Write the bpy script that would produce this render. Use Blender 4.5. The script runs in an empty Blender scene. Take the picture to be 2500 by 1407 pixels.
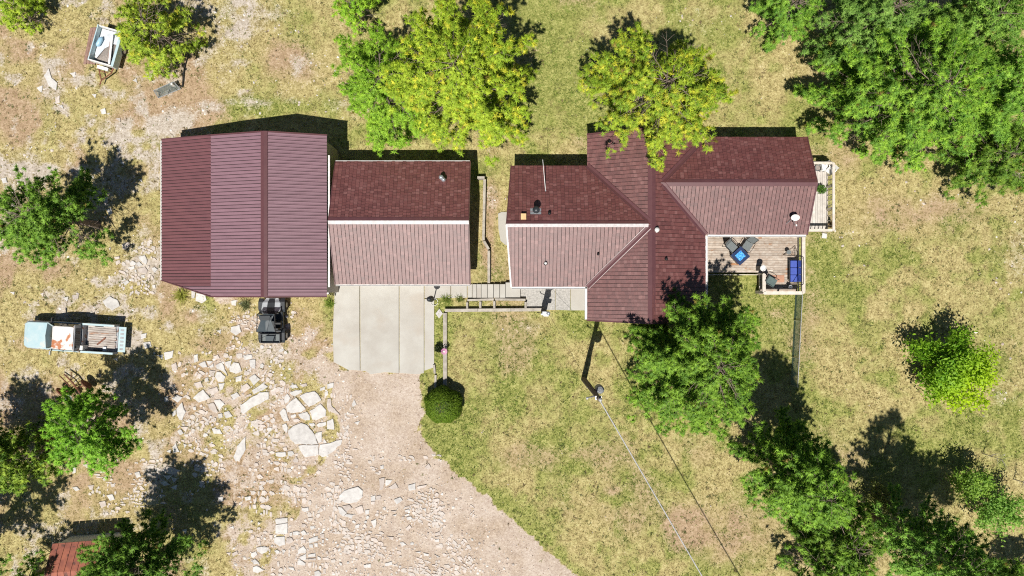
import bpy, math, random
import numpy as np
from mathutils import Vector, Matrix

SC = bpy.context.scene
COL = SC.collection
R = math.radians

# ------------------------------------------------------------------ camera, sky, sun, exposure
CAM_H = 45.0            # drone height in metres
SPX = 1.0 / 39.0        # metres per photo pixel on the ground
cam = bpy.data.objects.new('camera', bpy.data.cameras.new('camera'))
COL.objects.link(cam)
cam.location = (0, 0, CAM_H)
cam.rotation_euler = (0, 0, 0)
cam.data.sensor_width = 36
cam.data.lens = 36 * CAM_H / (2500 * SPX)
cam.data.clip_start = 0.5
cam.data.clip_end = 2000
SC.camera = cam

SUN_ELEV, SHX, SHY = 65.0, 0.231, 0.973     # shadows fall towards +y and a little +x
world = bpy.data.worlds.new('World'); SC.world = world; world.use_nodes = True
wn = world.node_tree.nodes; wl = world.node_tree.links
bg = wn['Background']
sky = wn.new('ShaderNodeTexSky'); sky.sky_type = 'NISHITA'; sky.sun_disc = False
sky.sun_elevation = R(SUN_ELEV); sky.sun_rotation = math.atan2(-SHX, -SHY)
sky.altitude = 1500; sky.air_density = 1.0; sky.dust_density = 0.6
wl.new(sky.outputs[0], bg.inputs[0]); bg.inputs[1].default_value = 0.05
sun = bpy.data.objects.new('sun', bpy.data.lights.new('sun', 'SUN')); COL.objects.link(sun)
sun.data.energy = 5.0; sun.data.angle = R(0.53); sun.data.color = (1.0, 0.955, 0.88)
_c = 1 / math.tan(R(SUN_ELEV))
sun.rotation_euler = Vector((SHX * _c, SHY * _c, -1)).to_track_quat('-Z', 'Y').to_euler()
sun.location = (-10, -30, 60)
SC.view_settings.view_transform = 'Standard'; SC.view_settings.look = 'None'
SC.view_settings.exposure = 0.28; SC.view_settings.gamma = 1.0
SC.view_settings.use_curve_mapping = False
SC.render.engine = 'CYCLES'
SC.cycles.use_denoising = False; SC.cycles.filter_width = 1.1
SC.cycles.max_bounces = 6; SC.cycles.transparent_max_bounces = 8

# ------------------------------------------------------------------ helpers
def P(px, py, z=0.0):
    """photo pixel (2500 wide) of a point known to be at height z -> world point"""
    k = SPX * (CAM_H - z) / CAM_H
    return ((px - 1250) * k, (703.5 - py) * k, z)

def tag(o, label=None, cat=None, group=None, kind=None):
    if label: o['label'] = label
    if cat: o['category'] = cat
    if group: o['group'] = group
    if kind: o['kind'] = kind
    return o

def thing(name, label, cat, loc=(0, 0, 0), rz=0.0, group=None):
    o = bpy.data.objects.new(name, None); COL.objects.link(o)
    o.empty_display_size = 0.3
    o.location = loc; o.rotation_euler = (0, 0, rz)
    return tag(o, label, cat, group)

def link(name, me, parent=None, loc=None):
    o = bpy.data.objects.new(name, me); COL.objects.link(o)
    if parent is not None: o.parent = parent
    if loc is not None: o.location = loc
    return o

def copy_tree(o, parent=None):
    c = o.copy(); COL.objects.link(c); c.parent = parent
    for ch in list(o.children): copy_tree(ch, c)
    return c

def origin(o):
    v = Vector((0, 0, 0))
    while o is not None:
        v += o.location; o = o.parent
    return v

class MB:
    def __init__(s): s.v = []; s.f = []; s.m = []; s.r = []
    def add(s, vs, fs, m=0, r=None):
        b = len(s.v); s.v += [tuple(p) for p in vs]
        for f in fs:
            s.f.append([b + i for i in f]); s.m.append(m); s.r.append(random.random() if r is None else r)
        return s
    def box(s, x0, x1, y0, y1, z0, z1, m=0):
        return s.add([(x0,y0,z0),(x1,y0,z0),(x1,y1,z0),(x0,y1,z0),(x0,y0,z1),(x1,y0,z1),(x1,y1,z1),(x0,y1,z1)],
              [(3,2,1,0),(4,5,6,7),(0,1,5,4),(1,2,6,5),(2,3,7,6),(3,0,4,7)], m)
    def beam(s, a, b, w, h, m=0, up=(0, 0, 1)):
        a = Vector(a); b = Vector(b); d = (b - a).normalized(); u = Vector(up)
        if abs(d.dot(u)) > 0.98: u = Vector((0, 1, 0))
        x = d.cross(u).normalized() * (w / 2); y = x.cross(d).normalized() * (h / 2)
        vs = [a-x-y, a+x-y, a+x+y, a-x+y, b-x-y, b+x-y, b+x+y, b-x+y]
        return s.add(vs, [(0,1,2,3),(7,6,5,4),(4,5,1,0),(5,6,2,1),(6,7,3,2),(7,4,0,3)], m)
    def tube(s, pts, rad, n=6, m=0):
        pts = [Vector(p) for p in pts]
        if not hasattr(rad, '__len__'): rad = [rad] * len(pts)
        vs = []; fs = []
        for i, p in enumerate(pts):
            d = (pts[min(i+1, len(pts)-1)] - pts[max(i-1, 0)]).normalized()
            u = Vector((0, 0, 1)) if abs(d.z) < 0.9 else Vector((1, 0, 0))
            x = d.cross(u).normalized(); y = x.cross(d).normalized()
            for k in range(n):
                a = 2 * math.pi * k / n
                vs.append(p + (x * math.cos(a) + y * math.sin(a)) * rad[i])
        for i in range(len(pts) - 1):
            for k in range(n):
                a = i*n + k; b = i*n + (k+1) % n
                fs.append((a, b, b + n, a + n))
        fs.append(tuple(range(n))[::-1]); fs.append(tuple(range((len(pts)-1)*n, len(pts)*n)))
        return s.add(vs, fs, m)
    def prism(s, poly, z0, z1, bev=0.0, m=0):
        n = len(poly); ar = sum(poly[i][0]*poly[(i+1)%n][1]-poly[(i+1)%n][0]*poly[i][1] for i in range(n))
        if ar < 0: poly = poly[::-1]
        cx = sum(p[0] for p in poly)/n; cy = sum(p[1] for p in poly)/n
        rings = [[(x, y, z0) for x, y in poly]]
        if bev:
            rings.append([(x, y, z1 - bev) for x, y in poly])
            top = []
            for x, y in poly:
                d = math.hypot(x-cx, y-cy) or 1; k = max(0.5, 1 - bev*1.3/d)
                top.append((cx+(x-cx)*k, cy+(y-cy)*k, z1))
            rings.append(top)
        else: rings.append([(x, y, z1) for x, y in poly])
        vs = [p for r in rings for p in r]; fs = []
        for i in range(len(rings)-1):
            for k in range(n):
                a = i*n+k; b = i*n+(k+1)%n; fs.append((a, b, b+n, a+n))
        fs.append(tuple(range(n))[::-1]); fs.append(tuple(range((len(rings)-1)*n, len(rings)*n)))
        return s.add(vs, fs, m)
    def lathe(s, prof, c=(0, 0, 0), n=14, m=0):
        vs = []; fs = []
        for r, z in prof:
            for k in range(n):
                a = 2*math.pi*k/n; vs.append((c[0]+r*math.cos(a), c[1]+r*math.sin(a), c[2]+z))
        for i in range(len(prof)-1):
            for k in range(n):
                a = i*n+k; b = i*n+(k+1)%n; fs.append((a, b, b+n, a+n))
        fs.append(tuple(range(n))[::-1]); fs.append(tuple(range((len(prof)-1)*n, len(prof)*n)))
        return s.add(vs, fs, m)
    def build(s, name, mats, parent=None, world=False, smooth=False, bevel=0.0, rnd=False, kind=None):
        me = bpy.data.meshes.new(name)
        vs = s.v
        if world and parent is not None:
            o = origin(parent); vs = [(x-o.x, y-o.y, z-o.z) for x, y, z in vs]
        me.from_pydata(vs, [], s.f)
        if not isinstance(mats, (list, tuple)): mats = [mats]
        for m in mats: me.materials.append(m)
        if len(mats) > 1: me.polygons.foreach_set('material_index', s.m)
        if smooth: me.polygons.foreach_set('use_smooth', [True]*len(me.polygons))
        if rnd:
            at = me.attributes.new('rnd', 'FLOAT', 'FACE'); at.data.foreach_set('value', s.r)
        me.update()
        o = link(name, me, parent)
        if bevel:
            b = o.modifiers.new('bevel', 'BEVEL'); b.width = bevel; b.segments = 2; b.limit_method = 'ANGLE'
        if kind: o['kind'] = kind
        return o

def fast_mesh(name, v, tris, mats, parent=None, tint=None, smooth=False, normals=None):
    v = np.asarray(v, np.float32); tris = np.asarray(tris, np.int32)
    if normals is not None:          # wind each face towards its shading normal
        fn = np.cross(v[tris[:, 1]]-v[tris[:, 0]], v[tris[:, 2]]-v[tris[:, 0]]); bad = (fn*normals[tris[:, 0]]).sum(1) < 0
        tris = tris.copy(); tris[bad] = tris[bad][:, ::-1]
    me = bpy.data.meshes.new(name)
    me.vertices.add(len(v)); me.vertices.foreach_set('co', v.ravel())
    k = tris.shape[1]
    me.loops.add(tris.size); me.loops.foreach_set('vertex_index', tris.ravel())
    me.polygons.add(len(tris)); me.polygons.foreach_set('loop_start', np.arange(0, tris.size, k, dtype=np.int32))
    me.polygons.foreach_set('loop_total', np.full(len(tris), k, np.int32))
    me.materials.append(mats)
    if tint is not None:
        at = me.attributes.new('tint', 'FLOAT_COLOR', 'POINT')
        at.data.foreach_set('color', np.asarray(tint, np.float32).ravel())
    if smooth: me.polygons.foreach_set('use_smooth', np.ones(len(tris), bool))
    me.update(calc_edges=True)
    if normals is not None: me.normals_split_custom_set_from_vertices(np.asarray(normals, np.float32))
    return link(name, me, parent)

# ------------------------------------------------------------------ materials
MATS = {}
def nt(m):
    m.use_nodes = True
    return m.node_tree.nodes, m.node_tree.links, m.node_tree.nodes['Principled BSDF']

def mk(name, c1, c2=None, rough=0.7, scale=4.0, bump=0.0, bscale=40.0, metal=0.0, spec=0.5, vary=0.0,
       lo=0.35, hi=0.65, stretch=None, rust=None, rust_amt=0.5, rust_scale=2.0):
    m = bpy.data.materials.new(name); N, L, B = nt(m)
    tc = N.new('ShaderNodeTexCoord'); src = tc.outputs['Object']
    if stretch:
        mp = N.new('ShaderNodeMapping'); mp.inputs['Scale'].default_value = stretch
        L.new(src, mp.inputs[0]); src = mp.outputs[0]
    oi = N.new('ShaderNodeObjectInfo')
    ad = N.new('ShaderNodeVectorMath'); ad.operation = 'ADD'
    sc = N.new('ShaderNodeVectorMath'); sc.operation = 'SCALE'; sc.inputs['Scale'].default_value = 37.0
    cb = N.new('ShaderNodeCombineXYZ')
    for i in range(3): L.new(oi.outputs['Random'], cb.inputs[i])
    L.new(cb.outputs[0], sc.inputs[0]); L.new(src, ad.inputs[0]); L.new(sc.outputs[0], ad.inputs[1]); src = ad.outputs[0]
    if c2 is None: c2 = tuple(x*0.78 for x in c1)
    nz = N.new('ShaderNodeTexNoise'); nz.inputs['Scale'].default_value = scale; nz.inputs['Detail'].default_value = 6
    nz.inputs['Roughness'].default_value = 0.65
    L.new(src, nz.inputs['Vector'])
    rp = N.new('ShaderNodeValToRGB'); rp.color_ramp.elements[0].position = lo; rp.color_ramp.elements[1].position = hi
    rp.color_ramp.elements[0].color = (*c1, 1); rp.color_ramp.elements[1].color = (*c2, 1)
    L.new(nz.outputs[0], rp.inputs[0]); out = rp.outputs[0]
    if rust:
        n2 = N.new('ShaderNodeTexNoise'); n2.inputs['Scale'].default_value = rust_scale; n2.inputs['Detail'].default_value = 5
        L.new(src, n2.inputs['Vector'])
        r2 = N.new('ShaderNodeValToRGB'); r2.color_ramp.elements[0].position = rust_amt; r2.color_ramp.elements[1].position = rust_amt+(0.05 if rust_scale > .6 else .16)
        L.new(n2.outputs[0], r2.inputs[0])
        mx = N.new('ShaderNodeMix'); mx.data_type = 'RGBA'; L.new(r2.outputs[0], mx.inputs['Factor'])
        L.new(out, mx.inputs['A']); mx.inputs['B'].default_value = (*rust, 1); out = mx.outputs['Result']
    if vary:
        hs = N.new('ShaderNodeHueSaturation'); mr = N.new('ShaderNodeMapRange')
        mr.inputs['To Min'].default_value = 1-vary; mr.inputs['To Max'].default_value = 1+vary
        L.new(oi.outputs['Random'], mr.inputs[0]); L.new(mr.outputs[0], hs.inputs['Value']); L.new(out, hs.inputs['Color']); out = hs.outputs[0]
    L.new(out, B.inputs['Base Color'])
    B.inputs['Roughness'].default_value = rough; B.inputs['Metallic'].default_value = metal
    B.inputs['Specular IOR Level'].default_value = spec
    if bump:
        nb = N.new('ShaderNodeTexNoise'); nb.inputs['Scale'].default_value = bscale; nb.inputs['Detail'].default_value = 4
        L.new(src, nb.inputs['Vector'])
        bp = N.new('ShaderNodeBump'); bp.inputs['Strength'].default_value = bump; bp.inputs['Distance'].default_value = 0.03
        L.new(nb.outputs[0], bp.inputs['Height']); L.new(bp.outputs[0], B.inputs['Normal'])
    MATS[name] = m
    return m

def mk_shingle(name, cols, rough=0.5, spec=0.7):
    m = bpy.data.materials.new(name); N, L, B = nt(m)
    at = N.new('ShaderNodeAttribute'); at.attribute_name = 'rnd'
    rp = N.new('ShaderNodeValToRGB'); e = rp.color_ramp.elements
    e[0].position = 0; e[0].color = (*cols[0], 1); e[1].position = 1; e[1].color = (*cols[-1], 1)
    for i in range(1, len(cols)-1):
        x = e.new(i/(len(cols)-1)); x.color = (*cols[i], 1)
    L.new(at.outputs['Fac'], rp.inputs[0])
    tc = N.new('ShaderNodeTexCoord'); nz = N.new('ShaderNodeTexNoise'); nz.inputs['Scale'].default_value = 9; nz.inputs['Detail'].default_value = 8
    nz.inputs['Roughness'].default_value = 0.75
    L.new(tc.outputs['Object'], nz.inputs['Vector'])
    mr = N.new('ShaderNodeMapRange'); mr.inputs['From Min'].default_value = .3; mr.inputs['From Max'].default_value = .7
    mr.inputs['To Min'].default_value = .70; mr.inputs['To Max'].default_value = 1.28
    L.new(nz.outputs[0], mr.inputs[0])
    hs = N.new('ShaderNodeHueSaturation'); L.new(rp.outputs[0], hs.inputs['Color']); L.new(mr.outputs[0], hs.inputs['Value'])
    L.new(hs.outputs[0], B.inputs['Base Color'])
    B.inputs['Roughness'].default_value = rough; B.inputs['Specular IOR Level'].default_value = spec
    n2 = N.new('ShaderNodeTexNoise'); n2.inputs['Scale'].default_value = 60; L.new(tc.outputs['Object'], n2.inputs['Vector'])
    bp = N.new('ShaderNodeBump'); bp.inputs['Strength'].default_value = .4; bp.inputs['Distance'].default_value = .01
    L.new(n2.outputs[0], bp.inputs['Height']); L.new(bp.outputs[0], B.inputs['Normal'])
    return m

def mk_leaf(name, trans=0.35, rough=0.55, spec=0.3):
    m = bpy.data.materials.new(name); N, L, B = nt(m)
    at = N.new('ShaderNodeAttribute'); at.attribute_name = 'tint'
    L.new(at.outputs['Color'], B.inputs['Base Color']); B.inputs['Roughness'].default_value = rough
    B.inputs['Specular IOR Level'].default_value = spec
    tr = N.new('ShaderNodeBsdfTranslucent'); L.new(at.outputs['Color'], tr.inputs['Color'])
    mx = N.new('ShaderNodeMixShader'); mx.inputs[0].default_value = trans
    L.new(B.outputs[0], mx.inputs[1]); L.new(tr.outputs[0], mx.inputs[2])
    L.new(mx.outputs[0], N['Material Output'].inputs[0])
    return m

LEAF = mk_leaf('foliage', 0.42)
GRASSM = mk_leaf('grass_blade', 0.3, 0.7, 0.2)
PEBBLE = mk_leaf('pebble', 0.0, 0.85, 0.3)
BARK = mk('pine_bark', (.25,.19,.155), (.12,.09,.075), 0.9, 9, .6, 25)
DEADWOOD = mk('dead_wood', (.34,.30,.27), (.20,.17,.15), 0.9, 12)
SHING = mk_shingle('metal_shingle', [(.090,.026,.024),(.11,.032,.029),(.13,.041,.037),(.115,.034,.031),(.155,.056,.051),(.10,.029,.027),(.18,.074,.068)], .52, .8)
UNDER = mk('roof_underlay', (.022,.012,.011), (.014,.008,.008), .9)
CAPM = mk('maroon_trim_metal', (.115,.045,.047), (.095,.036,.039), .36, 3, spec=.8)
CAPSHEEN = mk('sheen_painted_ridge_metal', (.50,.47,.47), (.36,.33,.33), .42, 6, spec=.7)  # south leaf of the ridge metal, sun sheen painted in as pale colour
BARNM = mk('barn_metal_pale', (.235,.135,.160), (.205,.115,.137), .42, 1.2, vary=.06, spec=.75)  # paler maroon base than the lean-to panels
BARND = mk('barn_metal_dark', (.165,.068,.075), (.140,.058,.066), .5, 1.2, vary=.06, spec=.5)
WHITE = mk('white_paint', (.74,.73,.71), (.58,.57,.55), .5, 5)
SIDING = mk('cream_siding', (.55,.50,.42), (.47,.43,.36), .8, 2, .2, 20)
GLASSD = mk('dark_glass', (.012,.02,.024), (.02,.03,.034), .12, spec=.35)
CONC = mk('concrete', (.45,.435,.395), (.375,.35,.31), .85, .6, .15, 30, vary=.04, rust=(.385,.345,.295), rust_amt=.55, rust_scale=.45)
CONC2 = mk('speckled_concrete', (.46,.44,.41), (.27,.26,.24), .9, 9, .25, 30)
TIMBER = mk('grey_timber', (.44,.40,.345), (.28,.25,.21), .85, 3, .3, 30, stretch=(1,1,1), vary=.12)
BOARD = mk('deck_board', (.47,.41,.35), (.31,.235,.18), .8, 3.5, .2, 30, vary=.16, rust=(.33,.17,.085), rust_amt=.64, rust_scale=1.1)
BOARDG = mk('pale_deck_board', (.58,.54,.50), (.46,.42,.38), .8, 3.5, .2, 30, vary=.10)
RAILW = mk('rail_wood', (.64,.58,.51), (.50,.44,.37), .75, 4, vary=.06)
BLACK = mk('black_metal', (.012,.012,.014), (.022,.022,.024), .45)
DARKP = mk('dark_plastic', (.022,.026,.031), (.032,.037,.042), .38)
GREYP = mk('grey_fabric', (.17,.19,.19), (.12,.135,.14), .85, 20)
GALV = mk('galvanised', (.55,.57,.60), (.42,.44,.46), .38, 8, metal=.6)
POLEW = mk('weathered_pole', (.17,.13,.10), (.10,.08,.065), .9, 4, .4, 20, stretch=(6,6,.6))
WIREM = mk('aluminium_cable', (.42,.42,.42), (.30,.30,.30), .6, 8)
STONE = mk('pale_limestone', (.58,.56,.535), (.44,.42,.40), .9, 3.2, .4, 22, vary=.08, rust=(.28,.25,.23), rust_amt=.68, rust_scale=5)
XFMR = mk('grey_transformer_paint', (.20,.21,.22), (.15,.16,.17), .5, 5)
STONES_ = mk('broken_rock', (.56,.51,.465), (.42,.37,.33), .9, 5, .5, 22)
STONEP = mk('pink_limestone', (.54,.48,.435), (.41,.35,.31), .9, 4, .45, 22, vary=.13)
RUSTM = mk('rusted_iron', (.23,.085,.045), (.12,.05,.032), .85, 6, .3)
REDROOF = mk('rusty_red_roof', (.33,.105,.06), (.20,.06,.042), .7, 2.2, rust=(.10,.04,.03), rust_amt=.6, rust_scale=1.5)
TBLUE = mk('pale_blue_paint', (.36,.50,.54), (.44,.54,.56), .4, 2.5, spec=.6, rust=(.52,.55,.53), rust_amt=.60, rust_scale=3)
TWHITE = mk('rusty_white_paint', (.70,.67,.64), (.60,.57,.54), .5, 3, rust=(.42,.16,.07), rust_amt=.545, rust_scale=2.0)
TRUST = mk('faded_truck_side', (.36,.38,.40), (.25,.24,.25), .5, 3, rust=(.20,.10,.06), rust_amt=.6, rust_scale=4)
TYRE = mk('tyre_rubber', (.02,.02,.02), (.03,.03,.03), .9)
SILVER = mk('silver_plastic', (.42,.45,.48), (.34,.37,.40), .32, spec=.7)
BLUEF = mk('blue_cushion', (.04,.07,.32), (.05,.09,.38), .7, 6)
BLUEG = mk('blue_fire_glass', (.02,.15,.55), (.14,.50,.80), .12, 14, .5, 30, lo=.4, hi=.6)
MATO = mk('orange_mat', (.46,.25,.16), (.36,.20,.14), .9, 8)
TERRA = mk('pot_clay', (.33,.22,.15), (.25,.16,.11), .8)
SIGNP = mk('pink_plastic', (.55,.18,.38), (.62,.30,.48), .5)
TANBOX = mk('tan_vent', (.62,.42,.20), (.52,.34,.16), .5)
GREENW = mk('green_wire', (.10,.17,.13), (.13,.20,.15), .5)
DIRTLOAD = mk('gravel_load', (.33,.29,.26), (.20,.17,.15), .95, 14, .6, 40)
TARP = mk('pale_tarp', (.60,.63,.66), (.52,.55,.58), .6, 6, .3, 12)
BLUEPL = mk('blue_plastic', (.30,.50,.66), (.36,.56,.70), .4)
BROWNB = mk('red_brown_board', (.21,.12,.095), (.30,.19,.15), .9, 6, .3, 20)

# ------------------------------------------------------------------ ground
rng = np.random.default_rng(7)
random.seed(11)

def vnoise(x, y, seed):
    """smooth value noise"""
    g = np.random.default_rng(seed).random((256, 256))
    xi = np.floor(x).astype(int); yi = np.floor(y).astype(int); fx = x-xi; fy = y-yi
    fx = fx*fx*(3-2*fx); fy = fy*fy*(3-2*fy)
    a = g[xi % 256, yi % 256]; b = g[(xi+1) % 256, yi % 256]; c = g[xi % 256, (yi+1) % 256]; d = g[(xi+1) % 256, (yi+1) % 256]
    return (a*(1-fx)+b*fx)*(1-fy) + (c*(1-fx)+d*fx)*fy
def fbm(x, y, seed, o=4):
    t = 0; a = .5; s = 0
    for i in range(o):
        t = t + a*vnoise(x*2**i+17.3*i, y*2**i+9.1*i, seed+i); s += a; a *= .5
    return t/s
def inpoly(x, y, poly):
    r = np.zeros(x.shape, bool); n = len(poly); j = n-1
    for i in range(n):
        xi, yi = poly[i]; xj, yj = poly[j]
        c = ((yi > y) != (yj > y)) & (x < (xj-xi)*(y-yi)/((yj-yi) or 1e-9)+xi); r ^= c; j = i
    return r
def polydist(x, y, poly):
    d = np.full(x.shape, 1e9); n = len(poly)
    for i in range(n):
        x0, y0 = poly[i]; x1, y1 = poly[(i+1) % n]; dx, dy = x1-x0, y1-y0
        t = np.clip(((x-x0)*dx+(y-y0)*dy)/(dx*dx+dy*dy+1e-9), 0, 1)
        d = np.minimum(d, np.hypot(x-x0-t*dx, y-y0-t*dy))
    return np.where(inpoly(x, y, poly), d, -d)          # signed, positive inside (photo pixels)

DRIVE = [(815,880),(820,900),(1026,910),(1028,1060),(1052,1100),(1090,1132),(1180,1212),(1290,1302),(1412,1410),(1520,1500),(700,1560),(660,1380),(760,1180),(830,1050),(800,960)]
ROCKY = [(560,740),(810,735),(820,900),(860,980),(860,1100),(1000,1160),(1120,1240),(1250,1420),(560,1440),(545,1280),(530,1130),(430,1090),(400,990),(420,880),(520,830)]
# (cx, cy, rx, ry, weight) blobs in photo pixels
GREEN = [(1855,700,120,60,1.7),(1985,640,55,85,1.5),(1900,800,60,110,.9),(1360,150,80,140,1.0),(1200,420,60,50,.55),(1100,1060,80,60,.55),(1180,800,140,60,.45),(1075,800,22,140,1.4),
         (1410,790,60,40,1.2),(640,262,120,24,1.5),(560,60,25,70,.55),(1420,1060,150,140,.5),(1120,1150,50,50,.6),(1300,1290,80,50,.55),(1240,900,160,90,.45),(360,560,40,110,.45),(800,770,18,60,.8),
         (510,770,30,60,.6),(600,850,50,60,.5),(680,960,30,40,.7),(2150,620,180,90,.35),(2400,760,120,90,.3),(2300,1100,200,120,.4),(1600,1200,150,150,.35),(900,330,80,40,.6),(1720,60,90,120,.5),
         (1300,300,70,80,.5),(480,620,40,60,.4),(30,40,60,40,.5),(150,740,90,40,.4),(60,1230,50,40,.5),(1830,300,100,60,.35),(1180,640,22,60,.7),(1225,660,24,50,.6),(1240,745,40,12,.7),(2450,900,80,120,.3)]
DIRT = [(640,1190,110,50,.9),(600,1140,80,40,.6),(760,810,60,60,.55),(690,1010,50,40,.6),(1670,1290,45,50,1.1),(1800,1300,130,120,.6),(1500,1200,25,15,.5),(45,310,50,60,.7),(130,640,80,40,.5),
        (130,950,40,40,.4),(300,1170,120,70,.45),(2250,520,220,60,.55),(2060,380,60,60,.5),(2000,180,60,120,.35),(1195,490,28,70,.8),(1190,600,20,50,.7),(870,50,50,60,.5),(740,150,100,80,.35),(480,260,90,40,.6),(1900,640,20,20,.6),
        (1700,1090,80,60,.4),(420,250,60,50,.7),(900,1090,60,60,.5),(850,1330,120,60,.3)]
PALE = [(60,420,90,60,.8),(130,200,50,90,.6),(430,290,60,40,.8),(270,740,50,40,.7),(180,760,60,40,.4),(640,250,140,10,.4),(2300,480,90,40,.3),(1200,480,20,40,.6),(340,620,60,60,.55),(660,860,70,60,.6),(2080,560,60,60,.3),
        (1700,40,120,80,.3),(740,170,80,60,.4),(400,1160,120,60,.4),(250,300,60,60,.4),(860,260,50,40,.45),(360,330,90,60,.35),(560,120,60,140,.4),(620,30,80,60,.5),(2480,620,60,160,.35),(2450,960,60,60,.4),(1300,800,70,25,.4),(310,850,60,40,.5)]
def blobs(x, y, lst):
    t = np.zeros(x.shape)
    for cx, cy, rx, ry, w in lst:
        t += w*np.exp(-(((x-cx)/rx)**2+((y-cy)/ry)**2))
    return t
def ground_masks(x, y):
    """x, y in photo pixels on the ground -> green, gravel, dirt, pale"""
    n1 = fbm(x/90, y/90, 3); n2 = fbm(x/28, y/28, 21); n3 = fbm(x/10, y/10, 51, 3)
    jag = (n2-.5)*26 + (n3-.5)*16
    drive = np.clip((polydist(x, y, DRIVE)+jag)/9+.5, 0, 1)
    rocky = np.clip((polydist(x, y, ROCKY)+(n1-.5)*130+jag*1.3)/45+.45, 0, 1)*np.clip((n2-.22)*3.2, 0.25, 1)
    gravel = np.maximum(drive, rocky*(.12+.95*fbm(x/33, y/33, 141, 3)))
    green = blobs(x, y, GREEN)*(.35+1.2*n2) + np.clip((n1-.46)*2.0, 0, .5)*(.4+n2) + np.clip((fbm(x/42, y/42, 131)-.5)*2.6, 0, .55)*np.clip((x-900)/500, .35, 1) + np.clip((fbm(x/220, y/220, 77)-.45)*1.2, 0, .5)
    edge = np.exp(-(polydist(x, y, DRIVE)/22)**2)*(x > 1000)*(n2 > .35); green += .6*edge
    green *= (1-np.clip(gravel*1.3, 0, 1))
    green = np.where(x < 420, green*.8, green)
    dirt = blobs(x, y, DIRT)*(.5+n2) + np.clip((fbm(x/140, y/140, 91)-.52)*2.2, 0, .5)
    pale = blobs(x, y, PALE)*(.35+1.3*n2)
    lf = np.clip((900-x)/500, 0, 1); w1 = fbm(x/60, y/60, 171); w2 = fbm(x/38, y/38, 181, 3)
    dirt = dirt + lf*np.clip((w1-.47)*2.2, 0, .5) + rocky*np.clip((w2-.42)*3, 0, .6)
    pale = pale*.85 + lf*np.clip((w2-.49)*3, 0, .6)*(.4+n3)
    green = green*(1-.35*lf)
    return np.clip(green, 0, 1), np.clip(gravel, 0, 1), np.clip(dirt, 0, 1), np.clip(pale, 0, 1)

# one sheet: fine in view, stretching out to the horizon
def axis(half, step, far):
    a = list(np.arange(-half, half+1e-6, step)); d = step; x = half; out = []
    while x < far:
        d *= 1.35; x += d; out.append(x)
    return np.array([-v for v in out[::-1]] + a + out)
gx = axis(35.0, .16, 900); gy = axis(20.4, .16, 900)
GX, GY = np.meshgrid(gx, gy); nxg, nyg = len(gx), len(gy)
PXX = GX/SPX+1250; PYY = 703.5-GY/SPX
mk4 = ground_masks(PXX, PYY)
GZ = -0.035*fbm(GX*1.3, GY*1.3, 33) - .03*fbm(GX*.25, GY*.25, 5) - .004
vv = np.stack([GX, GY, GZ], -1).reshape(-1, 3)
ii = np.arange(nxg*nyg).reshape(nyg, nxg)
quads = np.stack([ii[:-1,:-1], ii[:-1,1:], ii[1:,1:], ii[1:,:-1]], -1).reshape(-1, 4)
gm = bpy.data.materials.new('ground_cover'); N, L, B = nt(gm)
def gnoise(scale, det=5, rough=.6):
    n = N.new('ShaderNodeTexNoise'); n.inputs['Scale'].default_value = scale; n.inputs['Detail'].default_value = det; n.inputs['Roughness'].default_value = rough
    L.new(gtc.outputs['Object'], n.inputs['Vector']); return n.outputs[0]
def gramp(src, stops):
    r = N.new('ShaderNodeValToRGB'); e = r.color_ramp.elements
    e[0].position = stops[0][0]; e[0].color = (*stops[0][1], 1); e[1].position = stops[-1][0]; e[1].color = (*stops[-1][1], 1)
    for p, c in stops[1:-1]:
        x = e.new(p); x.color = (*c, 1)
    L.new(src, r.inputs[0]); return r.outputs[0]
def gmath(op, a, b=None, clamp=False):
    n = N.new('ShaderNodeMath'); n.operation = op; n.use_clamp = clamp
    for i, s in enumerate((a, b)):
        if s is None: continue
        if isinstance(s, (int, float)): n.inputs[i].default_value = s
        else: L.new(s, n.inputs[i])
    return n.outputs[0]
def gmix(f, a, b):
    n = N.new('ShaderNodeMix'); n.data_type = 'RGBA'; L.new(f, n.inputs['Factor']); L.new(a, n.inputs['A']); L.new(b, n.inputs['B']); return n.outputs['Result']
gtc = N.new('ShaderNodeTexCoord')
fine = gnoise(8.5, 4, .85); mid = gnoise(2.2, 6, .7); big = gnoise(.35, 4)
sp = gmath('ADD', gmath('MULTIPLY', fine, .62), gmath('MULTIPLY', mid, .38))
dry = gramp(sp, [(.34,(.085,.068,.030)),(.43,(.25,.20,.085)),(.50,(.39,.325,.145)),(.57,(.50,.425,.205)),(.66,(.66,.59,.37))])
grn = gramp(sp, [(.34,(.045,.060,.015)),(.43,(.13,.165,.030)),(.52,(.24,.265,.065)),(.64,(.42,.42,.14))])
grv = gramp(sp, [(.32,(.20,.155,.12)),(.42,(.40,.315,.255)),(.52,(.50,.42,.35)),(.62,(.59,.515,.45)),(.72,(.70,.65,.59))])
drt = gramp(sp, [(.34,(.13,.085,.048)),(.45,(.31,.215,.13)),(.56,(.43,.315,.205)),(.68,(.58,.465,.34))])
rough_ = gramp(sp, [(.34,(.15,.105,.07)),(.44,(.32,.24,.17)),(.55,(.44,.345,.26)),(.68,(.60,.51,.42))])
gbig = gramp(gnoise(.55, 6, .65), [(.42,(0,0,0)),(.60,(1,1,1))]); grv = gmix(gmath('MULTIPLY', gbig, .75), grv, rough_)
pal = gramp(sp, [(.34,(.17,.14,.105)),(.44,(.36,.305,.245)),(.55,(.50,.44,.375)),(.67,(.66,.61,.55))])
ca = N.new('ShaderNodeAttribute'); ca.attribute_name = 'tint'
sx = N.new('ShaderNodeSeparateColor'); L.new(ca.outputs['Color'], sx.inputs[0])
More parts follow.
